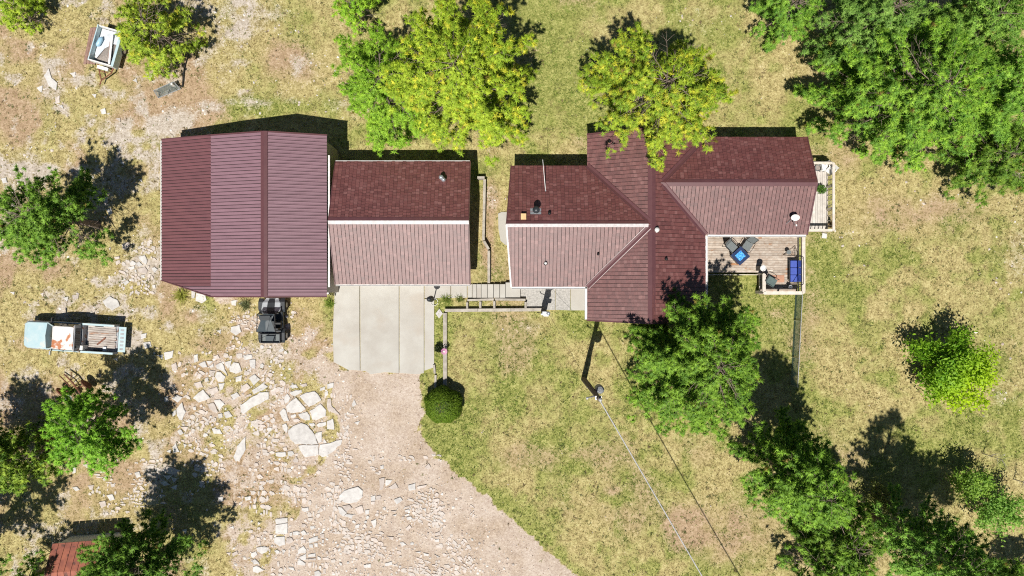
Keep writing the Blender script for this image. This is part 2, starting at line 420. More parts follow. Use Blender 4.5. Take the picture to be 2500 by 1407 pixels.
def mask(src, soft=.5):
    t = gmath('ADD', src, gmath('MULTIPLY', gmath('SUBTRACT', sp, .5), 1.5))
    n = N.new('ShaderNodeMapRange'); n.interpolation_type = 'SMOOTHSTEP'; n.inputs['From Min'].default_value = .5-soft/2; n.inputs['From Max'].default_value = .5+soft/2
    L.new(t, n.inputs[0]); return n.outputs[0]
col = gmix(gmath('MULTIPLY', mask(sx.outputs[0], .8), .8), dry, grn)
col = gmix(mask(sx.outputs[2], .6), col, drt)
col = gmix(mask(ca.outputs['Alpha'], .5), col, pal)
col = gmix(mask(sx.outputs[1], .35), col, grv)
L.new(col, B.inputs['Base Color']); B.inputs['Roughness'].default_value = .95; B.inputs['Specular IOR Level'].default_value = .1
gb = N.new('ShaderNodeBump'); gb.inputs['Strength'].default_value = .9; gb.inputs['Distance'].default_value = .06
L.new(gnoise(10, 5, .75), gb.inputs['Height']); L.new(gb.outputs[0], B.inputs['Normal'])
GROUND = fast_mesh('ground', vv, quads, gm, None, np.stack(mk4, -1).reshape(-1, 4), True)
tag(GROUND, 'dry tan grass with green patches and pinkish gravel drive', None, None, 'structure')

# ------------------------------------------------------------------ stones set in the ground
SETS = [
 (660,930,7.036,"310,850 400,770 530,720 620,750 720,860 780,960 820,1080 600,1090 430,1090 350,1010 310,920;480,1115 600,1098 832,1095 825,1270 600,1315 530,1220;855,1095 1100,1040 1240,1005 1215,1100 1010,1260 900,1315 830,1260;505,260 620,200 760,180 820,230 880,330 800,380 665,450 590,370;445,285 515,365 610,480 520,540 400,555 290,530 270,440 350,350;675,515 860,395 960,500 950,610 830,660 720,665 705,580;475,575 635,530 680,600 683,675 600,680 520,640;980,310 1040,300 1050,420 1110,480 1200,590 1080,550 990,510 970,400;330,200 440,160 540,155 545,200 430,260 370,250;240,280 290,220 345,290 320,350 260,395 240,340;165,330 220,310 250,350 240,410 190,415;160,540 230,470 265,500 330,690 240,700 190,620;350,595 430,565 450,600 400,640 355,630;390,660 470,645 520,680 460,715 400,700;975,690 1075,645 1095,750 1100,840 975,830;790,760 840,720 960,705 960,760 880,790 830,800;200,760 270,730 300,800 290,900 230,850;660,730 750,725 770,760 720,790 680,770;790,890 890,870 880,1050 825,1060 775,960;300,1215 380,1205 415,1260 350,1300 300,1280;90,1235 260,1220 270,1290 190,1310 100,1290;380,1380 440,1290 480,1350 480,1400 420,1407;500,70 620,40 640,90 560,110;850,130 940,95 945,150 850,180;970,60 1090,30 1085,110 980,140;900,1050 930,1000 970,1060 930,1075;210,1150 280,1135 300,1190 240,1210;340,80 440,60 480,120 380,135;1400,400 1440,320 1480,410 1420,450;1440,720 1540,690 1500,760;930,200 990,170 990,240 940,280"),
 (400,860,4.096,"765,530 850,470 960,400 1050,400 1050,470 960,520 850,580 800,620 770,600;880,380 990,310 1045,345 985,385 900,420;655,150 700,100 750,110 780,190 720,215 660,195;610,100 680,80 665,140 640,165 610,120;520,130 580,100 605,145 640,240 600,200 530,165;455,180 515,188 500,250 460,220;530,195 570,198 618,245 600,295 545,295 512,245;545,312 610,308 590,370 560,388;442,372 530,345 548,390 478,436;395,372 465,458 350,505 290,460 330,420;500,482 560,472 610,520 555,588 523,530;440,522 498,505 545,600 510,605 450,560;345,120 412,88 438,150 390,155;425,88 490,92 450,130;455,142 495,112 500,145 470,160;300,30 340,20 345,90 305,105;790,50 840,20 890,45 830,80;865,90 905,75 915,165 880,160;850,260 910,220 965,270 900,335;770,350 830,310 870,355 800,410;720,252 785,228 775,290 720,300;127,570 185,500 220,600 185,680 155,675 132,630;80,460 130,425 190,450 140,505;80,610 118,575 122,620 90,645;290,550 320,545 325,580 295,580;540,620 580,610 590,650 550,665;600,600 650,585 690,640 620,660;135,790 160,770 200,810 150,819;165,740 245,750 220,800;665,430 730,400 760,440 700,480;300,310 370,290 395,350 330,360;495,40 540,25 560,60 510,70;820,435 870,415 880,430 830,450;410,265 440,250 450,290 415,300;0,450 40,440 50,490 10,500;480,760 560,770 590,819 500,815"),
 (600,1220,7.523,"545,470 650,450 770,430 770,620 700,640 545,620;530,690 715,675 725,830 620,860 520,790;745,705 850,700 880,760 800,815 750,790;1155,720 1325,670 1325,760 1170,810;960,920 1060,850 1115,920 1100,975 960,1000;980,1050 1105,995 1105,1110 1030,1110;950,1120 1000,1105 1100,1170 1090,1210 950,1200;1145,1010 1280,985 1285,1048 1150,1058;1145,1080 1290,1072 1290,1115 1180,1110;1315,1035 1380,1070 1375,1105 1320,1105;1030,155 1150,140 1155,210 1080,230 1030,200;130,1240 200,1215 350,1290 230,1345 140,1330;90,1130 170,1090 255,1180 160,1185;195,880 290,860 390,870 390,960 290,1000 210,950;100,980 190,960 210,1010 130,1080 95,1030;1260,1320 1340,1300 1390,1360 1370,1405 1260,1400;1350,1220 1385,1215 1385,1270 1340,1270;1425,1270 1480,1260 1465,1350 1425,1370;1360,640 1440,620 1440,710 1380,700;1010,740 1100,730 1095,800 1020,800;780,1240 880,1245 910,1310 830,1290;1690,130 1760,140 1860,240 1790,310 1720,250;865,590 960,580 975,650 880,660;1255,800 1320,800 1320,870 1265,860;800,620 855,600 850,660 810,670;1160,820 1235,820 1240,890 1170,880;430,650 500,640 490,740 440,720;540,360 770,335 770,410 640,440 560,450;830,860 910,850 905,920 840,910;1010,590 1070,560 1130,640 1040,650;1050,980 1100,960 1110,985;1400,740 1440,730 1435,800 1395,790"),
 (860,1120,2.854,"0,205 40,195 75,225 70,270 30,305 -40,310 -90,290 -95,260 -60,225;185,140 226,132 213,215 188,222;233,147 280,150 265,173 232,193;250,200 300,167 322,205 280,215;390,185 440,170 442,215 395,225;452,195 520,180 515,195 457,216;290,285 335,268 352,290 310,320;130,435 165,420 168,465 150,487;20,345 70,325 83,375 45,390;87,360 120,355 115,385 92,390;365,335 395,330 400,343 370,348;365,360 400,352 402,366 370,373;365,390 398,382 398,395 370,400;375,410 410,402 418,420 385,430;370,485 400,460 415,480 385,503;330,585 355,580 380,600 345,610;495,655 535,665 530,680 500,675;440,650 480,645 470,660;570,665 610,685 595,690;575,565 605,560 605,580 580,582;80,740 130,730 130,760 85,760;225,730 275,715 280,740 230,750;130,265 160,255 165,290 130,295;165,262 200,255 200,285 170,290;130,300 160,298 155,320 130,318;270,365 310,360 300,375;280,395 310,385 305,402;575,520 610,505 615,530 580,535;575,545 608,538 605,555;195,50 218,45 220,72 198,75;240,540 290,545 280,570;-40,385 10,390 -5,420 -60,400;-70,330 -20,320 0,345 -40,370;490,350 515,345 515,372"),
 (270,560,5.12,"140,185 235,155 240,200 190,255 150,250;350,340 430,325 460,390 445,442 400,415 355,370;240,420 270,390 320,420 310,448 245,450;215,475 300,455 300,490 250,510;325,420 360,403 400,445 340,468 320,450;340,492 430,470 465,520 450,555 350,540;60,405 115,383 125,420 70,450;40,350 110,340 113,365 65,378;150,660 210,635 235,660 180,705;510,490 550,470 590,500 550,545;290,520 318,505 328,545;140,635 185,615 190,630 145,650;330,660 375,655 370,700 335,705;240,720 280,700 275,750 245,745;520,700 560,695 565,735 530,740;380,575 430,570 420,600 390,605"),
 (0,987,3.35,"1320,540 1370,510 1480,540 1410,578;1330,580 1410,582 1370,620;1310,640 1350,628 1390,660 1340,670;1400,598 1450,610 1420,645;1395,680 1450,658 1440,700;1410,350 1440,315 1470,390 1420,400;1360,385 1400,370 1395,400;1500,320 1530,330 1510,360;1450,220 1480,205 1500,240 1470,255;1910,430 1940,340 2010,265 2010,370 1960,460 1930,470;590,520 620,515 620,560 595,570;720,665 770,660 760,700 735,700;590,680 630,675 655,700 620,710;870,745 920,735 940,780 900,790;1100,560 1140,550 1155,590 1120,605;1850,1215 1890,1210 1880,1240;1895,1220 1940,1200 1950,1225 1910,1245;1870,1010 1910,995 1915,1020;1780,760 1820,755 1830,790 1790,800;1935,760 1965,750 1970,770;2000,760 2050,750 2050,785 2010,790;1490,1030 1530,1020 1520,1060;810,800 860,790 870,830 830,850"),
 (0,0,3.35,"360,620 400,560 425,640 470,680 460,740 400,700;450,800 490,780 490,840 460,850;480,870 510,860 520,890;570,600 620,590 610,640;820,900 860,885 870,930 830,935;750,770 790,770 780,805;540,940 555,935 555,960;300,720 350,700 340,760;1925,325 1945,325 1945,345;950,1215 990,1205 980,1250;1090,1240 1115,1235 1110,1260;945,970 985,965 985,1000;1085,660 1115,640 1125,680"),
 (0,350,3.35,"1605,1225 1680,1240 1690,1280 1650,1310 1600,1290;1565,1200 1600,1215 1590,1265 1570,1270;1890,1290 1940,1280 1930,1330 1895,1320;1950,1310 1990,1300 1985,1330;590,1245 650,1225 640,1270 600,1280;840,1290 900,1250 960,1280 980,1330 920,1370 860,1330;510,1260 560,1255 550,1295;80,1215 120,1215 115,1240;330,1230 360,1220 350,1255;890,860 905,850 900,880;870,540 910,530 920,575 890,590;840,600 880,595 870,625;845,440 885,440 880,490 855,495;10,290 50,280 60,320 25,330;1130,300 1160,290 1165,320;985,160 1010,150 1015,180"),
 (0,700,3.35,"1150,390 1200,380 1195,420 1150,430;1170,460 1230,450 1240,490 1190,510;1340,540 1420,520 1410,580 1350,600;1280,560 1335,555 1330,595;1400,640 1440,620 1450,680 1410,690;920,590 960,580 965,610;1890,330 1960,310 1975,370 1930,400 1885,370;1940,240 1950,235 1955,265;2040,600 2090,595 2085,670 2050,660;1990,560 2060,555 2060,590 2000,600;1770,360 1810,350 1805,390"),
]
def stone_obj(poly_px, m=None, hgt=None, rough=.22):
    poly = [P(x, y)[:2] for x, y in poly_px]
    cx = sum(p[0] for p in poly)/len(poly); cy = sum(p[1] for p in poly)/len(poly)
    out = []
    for i in range(len(poly)):                # broken, uneven outline
        a = poly[i]; b = poly[(i+1) % len(poly)]; l = math.hypot(b[0]-a[0], b[1]-a[1])
        out.append(a)
        k = 2 if l > .5 else (1 if l > .16 else 0)
        for j in range(k):
            t = (j+1)/(k+1)+random.uniform(-.1, .1); q = random.uniform(-.06, .05)*l
            out.append((a[0]+(b[0]-a[0])*t-(b[1]-a[1])/l*q, a[1]+(b[1]-a[1])*t+(b[0]-a[0])/l*q))
    r = max(math.hypot(x-cx, y-cy) for x, y in out)
    h = hgt or (.012+min(.03, r*.03)+random.uniform(0, .015))
    out = [(x-cx, y-cy) for x, y in out]
    s = MB().prism(out, -.1, h, bev=min(.02, h*.5))
    tx, ty = random.uniform(-.015, .015), random.uniform(-.015, .015)
    s.v = [(x, y, z + (x*tx+y*ty if z > 0 else 0)) for x, y, z in s.v]
    o = s.build('stone', m or (STONE if random.random() < .72 else STONEP), GROUND)
    o.location = (cx, cy, 0); return o
placed = []
nst = 0
for ox, oy, k, txt in SETS:
    for t in txt.split(';'):
        pp = [tuple(float(q) for q in w.split(',')) for w in t.split()]
        pp = [(ox+x/k, oy+y/k) for x, y in pp]
        stone_obj(pp); nst += 1
        c = np.mean(pp, 0); placed.append((c[0], c[1], max(math.hypot(x-c[0], y-c[1]) for x, y in pp)))
# more rock pieces between them, individually placed
def scatter_stones(n, boxes, rmin, rmax):
    global nst
    k = 0; tries = 0
    while k < n and tries < n*60:
        tries += 1
        x0, y0, x1, y1 = random.choice(boxes)
        x, y = random.uniform(x0, x1), random.uniform(y0, y1); r = rmin+(rmax-rmin)*random.random()**2
        if any((x-a)**2+(y-b)**2 < (r*.9+c*.95)**2 for a, b, c in placed): continue
        m = random.randint(5, 7); a0 = random.random()*6.3; el = random.uniform(.6, 1)
        ca, sa = math.cos(a0), math.sin(a0); pts = []
        for i in range(m):
            a = 2*math.pi*(i+random.uniform(-.3, .3))/m; q = r*random.uniform(.75, 1.1)
            u, v = q*math.cos(a), q*el*math.sin(a); pts.append((x+u*ca-v*sa, y+u*sa+v*ca))
        stone_obj(pts, STONEP if random.random() < .5 else STONE); placed.append((x, y, r)); k += 1; nst += 1
scatter_stones(max(0, 298-nst), [(420,870,680,1040),(640,940,830,1140),(610,1190,900,1400),(800,1130,1080,1400),(640,760,700,930),(440,1000,640,1180),(600,1150,900,1400)], 3.5, 8.5)

# smaller pieces of the broken rock pavement, past the ones built singly: one part
def pavement(regions):
    m = MB(); rd = random.Random(31)
    for x0, y0, x1, y1, cw, ch, ang, keep in regions:
        ca, sa = math.cos(ang), math.sin(ang); cx, cy = (x0+x1)/2, (y0+y1)/2; R_ = max(x1-x0, y1-y0)*.75
        row = -R_
        while row < R_:
            hh = ch*rd.uniform(.5, 1.4); c = -R_-rd.random()*cw
            while c < R_:
                ww = cw*(.4+1.5*rd.random()**2); u, v = c+ww/2+rd.uniform(-.2, .2)*cw, row+hh/2+rd.uniform(-.3, .3)*ch; x, y = cx+u*ca-v*sa, cy+u*sa+v*ca
                dens = float(fbm(np.array([x/38.]), np.array([y/38.]), 161, 3)[0])
                if x0 < x < x1 and y0 < y < y1 and dens+rd.uniform(-.13, .13) > 1-keep+.04 and not any((x-a)**2+(y-b)**2 < (c_*.8+ww*.45)**2 for a, b, c_ in placed):
                    k = rd.randint(5, 7); pts = []
                    for i in range(k):
                        a = 2*math.pi*(i+rd.uniform(-.25, .25))/k; q = rd.uniform(.28, .52)
                        sx2, sy2 = math.cos(a), math.sin(a); e = 1/max(abs(sx2), abs(sy2))**.55
                        uu, v2 = u+ww*q*sx2*e, v+hh*q*sy2*e; pts.append(P(cx+uu*ca-v2*sa, cy+uu*sa+v2*ca)[:2])
                    m.prism(pts, -.08, rd.uniform(.0, .018), .008, 0 if rd.random() < .6 else 1)
                c += ww
            row += hh
    return m.build('stones', [STONES_, STONEP], GROUND, kind='stuff')
pavement([(430,860,690,1060,15,13,.55,.60),(620,940,870,1150,13,11,.1,.56),(600,1170,900,1405,14,13,.03,.58),(820,1110,1080,1405,13,9,.25,.53),(440,1020,640,1200,12,10,.3,.50),(560,760,720,900,10,8,.2,.48),(280,590,380,720,12,9,.4,.5),(200,1120,400,1260,12,8,.1,.46),(1000,1230,1160,1405,12,9,.6,.48)])

# ------------------------------------------------------------------ concrete
def slab_parent(name, label):
    o = thing(name, label, None); o['kind'] = 'structure'; return o
DRV = slab_parent('driveway', 'pale concrete driveway of broad slabs before the garage')
def pslab(parent, name, px, z0, z1, mat, bev=.012):
    return MB().prism([P(x, y)[:2] for x, y in px], z0, z1, bev).build(name, mat, parent)
pslab(DRV, 'slab', [(819,690),(878,690),(878,800),(879,905),(850,903),(832,893),(815,884),(813,820),(815,760)], -.1, .05, CONC)
pslab(DRV, 'slab', [(879.5,690),(974,690),(974,911),(940,909),(905,914),(893,906),(880.5,905)], -.1, .054, CONC)
pslab(DRV, 'slab', [(975.5,690),(1035,690),(1035,911),(1020,914),(975.5,911)], -.1, .05, CONC)
pslab(DRV, 'slab', [(1036.5,730),(1060,730),(1060,897),(1036.5,905)], -.1, .056, CONC)
WALK = slab_parent('walkway', 'concrete walk with steps leading to the house')
pslab(WALK, 'slab', [(1036.5,690),(1100,690),(1100,728),(1036.5,728)], -.1, .058, CONC)
pslab(WALK, 'slab', [(1101.5,690),(1140,690),(1140,727),(1101.5,728)], -.1, .062, CONC)
sx_ = [1141,1153,1164,1175,1190,1205,1220,1234]
for i in range(7):
    pslab(WALK, 'step', [(sx_[i]+.7,694),(sx_[i+1]-.3,694),(sx_[i+1]-.3,727),(sx_[i]+.7,727)], -.1, .10+.045*i, CONC, .015)
pslab(WALK, 'slab', [(1234.5,690),(1270,690),(1270,726),(1234.5,726)], -.1, .36, CONC)
PATIO = slab_parent('patio', 'speckled grey concrete patio below the house eave')
pslab(PATIO, 'slab', [(1271,690),(1355,690),(1355,757),(1285,757),(1285,727),(1271,726)], -.1, .055, CONC2)
pslab(PATIO, 'slab', [(1356,690),(1392,690),(1392,758),(1356,757)], -.1, .052, CONC2)
pslab(PATIO, 'slab', [(1393,690),(1432,690),(1432,758),(1393,758)], -.1, .057, CONC)
PAD = slab_parent('concrete_pad', 'small irregular concrete pad along the west gable of the house')
pslab(PAD, 'slab', [(1216,522),(1224,518),(1250,518),(1250,604),(1232,597),(1222,588),(1217,560)], -.1, .05, CONC)

# ------------------------------------------------------------------ roofs and buildings
def clip_half(poly, axis_, val, keep_less):
    out = []; n = len(poly)
    for i in range(n):
        a = poly[i]; b = poly[(i+1) % n]
        ia = (a[axis_] <= val) if keep_less else (a[axis_] >= val); ib = (b[axis_] <= val) if keep_less else (b[axis_] >= val)
        if ia: out.append(a)
        if ia != ib:
            t = (val-a[axis_])/(b[axis_]-a[axis_]); out.append((a[0]+(b[0]-a[0])*t, a[1]+(b[1]-a[1])*t))
    return out

def slope(root, pts, uphill, style, width, gap, mats, tab=.19, dark_rows=None, thick=.14):
    """one roof face: a deck board (part) carrying rows of shingles or ribbed panels (sub-parts), laid along the fall"""
    pts = [Vector(p) for p in pts]
    n = (pts[1]-pts[0]).cross(pts[2]-pts[0])
    if n.length < 1e-6: n = (pts[2]-pts[0]).cross(pts[3]-pts[0])
    n.normalize()
    if n.z < 0: n = -n
    v = Vector(uphill); v = (v - n*v.dot(n)).normalized(); u = v.cross(n).normalized()
    o = pts[0]; poly = [((p-o).dot(u), (p-o).dot(v)) for p in pts]
    ar = sum(poly[i][0]*poly[(i+1)%len(poly)][1]-poly[(i+1)%len(poly)][0]*poly[i][1] for i in range(len(poly)))
    if ar < 0: poly = poly[::-1]
    W = lambda a, b, h: tuple(o+u*a+v*b+n*h)
    m = MB(); k = len(poly)
    flip = (u.cross(v)).dot(n) < 0
    def put(mb, vs, fs, r=None):
        mb.add(vs, [f[::-1] for f in fs] if flip else fs, 0, r)
    put(m, [W(a, b, -thick) for a, b in poly]+[W(a, b, 0) for a, b in poly],
        [tuple(range(k))[::-1], tuple(range(k, 2*k))]+[(i, (i+1) % k, (i+1) % k+k, i+k) for i in range(k)])
    deck = m.build('roof_slope', mats['under'], root, world=True)
    u0 = min(p[0] for p in poly); u1 = max(p[0] for p in poly); nrow = max(1, round((u1-u0)/width)); w = (u1-u0)/nrow
    rows = []
    for i in range(nrow):
        a, b = u0+i*w+gap/2, u0+(i+1)*w-gap/2
        if style == 'shingle':
            st = clip_half(clip_half(poly, 0, a, False), 0, b, True)
            if len(st) < 3: continue
            v0 = min(p[1] for p in st); v1 = max(p[1] for p in st)
            mb = MB(); t = math.floor(v0/tab)*tab - random.choice([0, .35, .65])*tab
            while t < v1:
                c = clip_half(clip_half(st, 1, max(t, v0), False), 1, t+tab, True)
                if len(c) >= 3:
                    hh = lambda q: .012+.026*(1-(q-t)/tab)
                    kk = len(c); rr = random.random()
                    vs = [W(x, y, 0) for x, y in c]+[W(x, y, hh(y)) for x, y in c]
                    put(mb, vs, [tuple(range(kk, 2*kk))]+[(j, (j+1) % kk, (j+1) % kk+kk, j+kk) for j in range(kk)], rr)
                t += tab
            if mb.f: rows.append(mb.build('shingle_row', mats['skin'], deck, world=True, rnd=True))
        else:
            cs = [(a, .004), (a+.012, .034), (a+.045, .034), (a+.062, .006), ((a+b)/2, .006), (b-.004, .006)]
            vs = []; ok = True
            for q, hgt in cs:
                ys = []
                for j in range(k):
                    p0 = poly[j]; p1 = poly[(j+1) % k]
                    if (p0[0]-q)*(p1[0]-q) <= 0 and abs(p0[0]-p1[0]) > 1e-9:
                        ys.append(p0[1]+(p1[1]-p0[1])*(q-p0[0])/(p1[0]-p0[0]))
                if len(ys) < 2: ok = False; break
                vs += [W(q, min(ys), hgt), W(q, max(ys), hgt)]
            if not ok: continue
            fs = [(2*j, 2*j+2, 2*j+3, 2*j+1) for j in range(len(cs)-1)]
            mb = MB(); put(mb, vs, fs)
            yc = sum(p[1] for p in vs)/len(vs)
            rows.append(mb.build('roof_panel', mats['alt'] if (dark_rows and dark_rows(yc)) else mats['skin'], deck, world=True))
    return deck

def strip_on(root, name, a, b, side, wid, mat, n_up, lift=.05):
    """flat flashing strip along edge a-b, spreading by wid towards side"""
    a, b = Vector(a), Vector(b); s = Vector(side)*wid; l = Vector(n_up)*lift
    vs = [a+l, b+l, b+s+l, a+s+l, a+s, b+s]
    return MB().add([tuple(x) for x in vs], [(0,1,2,3),(3,2,5,4)]).build(name, mat, root, world=True)

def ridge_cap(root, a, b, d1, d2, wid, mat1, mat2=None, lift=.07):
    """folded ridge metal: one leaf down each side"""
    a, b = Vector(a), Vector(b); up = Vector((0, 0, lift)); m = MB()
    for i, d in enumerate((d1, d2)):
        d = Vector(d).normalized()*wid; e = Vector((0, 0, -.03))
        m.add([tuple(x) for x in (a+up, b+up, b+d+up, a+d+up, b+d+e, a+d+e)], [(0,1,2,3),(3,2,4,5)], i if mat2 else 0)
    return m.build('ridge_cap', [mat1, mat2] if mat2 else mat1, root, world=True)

def gutter(root, a, b, out, w=.13, mat=None):
    a, b = Vector(a), Vector(b); o = Vector(out).normalized(); m = MB()
    m.beam(a+o*.01+Vector((0,0,-.06)), b+o*.01+Vector((0,0,-.06)), .02, .13)
    m.beam(a+o*w+Vector((0,0,-.06)), b+o*w+Vector((0,0,-.06)), .025, .13)
    m.beam(a+o*w*.5+Vector((0,0,-.105)), b+o*w*.5+Vector((0,0,-.105)), w, .02)
    return m.build('gutter', mat or WHITE, root, world=True)

def gable_walls(root, name, x0, x1, y0, y1, ze, zr, along, mat, b0=True, b1=True):
    m = MB(); m.box(x0, x1, y0, y1, 0, ze-.06)
    if along == 'x':
        yc = (y0+y1)/2
        for x, s in ((x0, 1), (x1, -1)):
            m.add([(x, y0, ze-.06), (x, y1, ze-.06), (x, yc, zr-.2), (x+.1*s, y0, ze-.06), (x+.1*s, y1, ze-.06), (x+.1*s, yc, zr-.2)], [(0,1,2),(5,4,3),(0,2,5,3),(1,4,5,2)])
    else:
        xc = (x0+x1)/2
        for y, s in ((y0, 1), (y1, -1)):
            m.add([(x0, y, ze-.06), (x1, y, ze-.06), (xc, y, zr-.2), (x0, y+.1*s, ze-.06), (x1, y+.1*s, ze-.06), (xc, y+.1*s, zr-.2)], [(0,1,2),(5,4,3),(0,2,5,3),(1,4,5,2)])
    return m.build(name, mat, root, world=True)

def window(root, c, w, h, nrm):
    """framed window on a wall: c centre, nrm outward"""
    n = Vector(nrm); t = Vector((0, 0, 1)).cross(n); c = Vector(c)+n*.03
    m = MB()
    for s in (-1, 1):
        m.beam(c+t*s*w/2+Vector((0,0,-h/2)), c+t*s*w/2+Vector((0,0,h/2)), .07, .06, up=n)
        m.beam(c-t*w/2+Vector((0,0,s*h/2)), c+t*w/2+Vector((0,0,s*h/2)), .06, .07)
    f = m.build('window', WHITE, root, world=True)
    a = c-n*.012; g = MB().add([tuple(a-t*w/2-Vector((0,0,h/2))), tuple(a+t*w/2-Vector((0,0,h/2))), tuple(a+t*w/2+Vector((0,0,h/2))), tuple(a-t*w/2+Vector((0,0,h/2)))], [(0,1,2,3)])
    g.build('pane', GLASSD, f, world=True)

SH = {'under': UNDER, 'skin': SHING}
SQ = .222
# ---- house
ZE, ZR, ZRE = 2.5, 4.2, 3.9
HOUSE = thing('ranch_house', 'long house with crossing gables under dark red shingle roofs', 'house', (8.5, 3.6, 0))
XW, XR, XE = 4.45, 7.94, 11.43
slope(HOUSE, [(-.02,7.22,ZE),(XW,7.22,ZE),(XR,3.64,ZR),(-.28,3.64,ZR)], (0,-1,0), 'shingle', SQ, .012, SH)
slope(HOUSE, [(-.02,.08,ZE),(XW,.08,ZE),(XR,3.64,ZR),(-.28,3.64,ZR)], (0,1,0), 'shingle', SQ, .026, SH)
slope(HOUSE, [(XW,9.05,ZE),(XR,9.05,ZR),(XR,3.64,ZR),(XW,7.22,ZE)], (1,0,0), 'shingle', SQ, .026, SH)
slope(HOUSE, [(XR,3.64,ZR),(XR,-1.98,ZR),(XW,-1.86,ZE),(XW,.08,ZE)], (1,0,0), 'shingle', SQ, .026, SH)
slope(HOUSE, [(XR,9.05,ZR),(XE,9.0,ZE),(8.55,6.03,ZRE),(XR,6.03,ZR)], (-1,0,0), 'shingle', SQ, .018, SH)
slope(HOUSE, [(XR,6.03,ZR),(8.55,6.03,ZRE),(XE,3.16,ZE),(XE,-1.9,ZE),(XR,-1.98,ZR)], (-1,0,0), 'shingle', SQ, .022, SH)
slope(HOUSE, [(17.41,8.92,ZE),(XE,8.92,ZE),(8.55,6.03,ZRE),(17.41,6.03,ZRE)], (0,-1,0), 'shingle', SQ, .012, SH)
slope(HOUSE, [(17.41,3.16,ZE),(XE,3.16,ZE),(8.55,6.03,ZRE),(17.41,6.03,ZRE)], (0,1,0), 'shingle', SQ, .026, SH)
f = .437
ridge_cap(HOUSE, (XR,9.1,ZR), (XR,-2.03,ZR), (-1,0,-.49), (1,0,-.49), .24, CAPM)
ridge_cap(HOUSE, (-.33,3.64,ZR), (XR-.2,3.64,ZR), (0,1,-.476), (0,-1,-.476), .2, CAPM, CAPSHEEN)
ridge_cap(HOUSE, (17.46,6.03,ZRE), (8.5,6.03,ZRE), (0,1,-.486), (0,-1,-.486), .22, CAPM)
def valley(a, b, n1, n2, w=.17):
    a, b = Vector(a), Vector(b); d = (b-a).normalized(); m = MB()
    for nn in (n1, n2):
        nn = Vector(nn).normalized(); s = nn.cross(d).normalized()
        if s.z < 0: s = -s
        l = nn*.055; m.add([tuple(x) for x in (a+l, b+l, b+s*w+l, a+s*w+l, a+s*w, b+s*w)], [(0,1,2,3),(3,2,5,4)])
        q = a+s*w+nn*.06; r = b+s*w+nn*.06
        m.beam(q, r, .03, .03, 1)
    m.build('valley_flashing', [CAPM, CAPM], HOUSE, world=True)
nN, nS, nWs, nEs = (0,.476,1), (0,-.476,1), (-.487,0,1), (.487,0,1)
valley((XW,7.22,ZE), (XR-.15,3.8,ZR-.07), nN, nWs)
valley((XW,.08,ZE), (XR-.15,3.49,ZR-.07), nS, nWs)
valley((XE,8.92,ZE), (8.6,6.08,ZRE-.03), nN, nEs)
valley((XE,3.16,ZE), (8.6,5.98,ZRE-.03), nS, nEs)
gutter(HOUSE, (-.02,.08,ZE), (XW-.02,.08,ZE), (0,-1,0))
gutter(HOUSE, (XW,.06,ZE), (XW,-1.86,ZE), (-1,0,0))
gutter(HOUSE, (XE,3.1,ZE), (XE,-1.9,ZE), (1,0,0), .14)
gutter(HOUSE, (XE+.14,3.16,ZE), (17.41,3.16,ZE), (0,-1,0))
def rake(root, a, b, mat, w=.05, h=.17):
    m = MB(); m.beam(Vector(a)+Vector((0,0,-.06)), Vector(b)+Vector((0,0,-.06)), w, h); return m.build('rake_board', mat, root, world=True)
rake(HOUSE, (-.06,.08,ZE), (-.32,3.64,ZR), WHITE, .09); rake(HOUSE, (-.05,7.22,ZE), (-.31,3.64,ZR), CAPM, .08)
rake(HOUSE, (17.45,3.16,ZE), (17.45,6.03,ZRE), CAPM, .08); rake(HOUSE, (17.45,8.92,ZE), (17.45,6.03,ZRE), CAPM, .08)
rake(HOUSE, (XW,9.09,ZE), (XR,9.09,ZR), CAPM, .08); rake(HOUSE, (XE,9.05,ZE), (XR,9.09,ZR), CAPM, .08)
rake(HOUSE, (XW,-1.91,ZE), (XR,-2.02,ZR), CAPM, .08); rake(HOUSE, (XE,-1.95,ZE), (XR,-2.02,ZR), CAPM, .08)
gable_walls(HOUSE, 'wall', .45, 8.0, .5, 6.8, ZE, ZR, 'x', SIDING)
gable_walls(HOUSE, 'wall', XW+.4, XE-.4, -1.5, 8.65, ZE, ZR, 'y', SIDING)
gable_walls(HOUSE, 'wall', 8.0, 17.0, 3.55, 8.5, ZE, ZRE, 'x', SIDING)
for c, w, h, nn in (((2.0,.5,1.5),1.4,1.1,(0,-1,0)),((6.2,-1.5,1.5),1.6,1.2,(0,-1,0)),((9.6,-1.5,1.5),1.6,1.2,(0,-1,0)),((13.2,3.55,1.4),1.8,1.9,(0,-1,0)),((17.0,6.0,1.4),1.6,1.9,(1,0,0)),((2.2,6.8,1.5),1.2,1.0,(0,1,0)),((14.5,8.5,1.5),1.4,1.0,(0,1,0)),((.45,2.2,1.6),1.0,1.0,(-1,0,0))):
    window(HOUSE, c, w, h, nn)
MB().box(3.4, 4.3, .44, .5, .06, 2.1).build('door', mk('brown_door', (.18,.10,.06)), HOUSE, world=True)

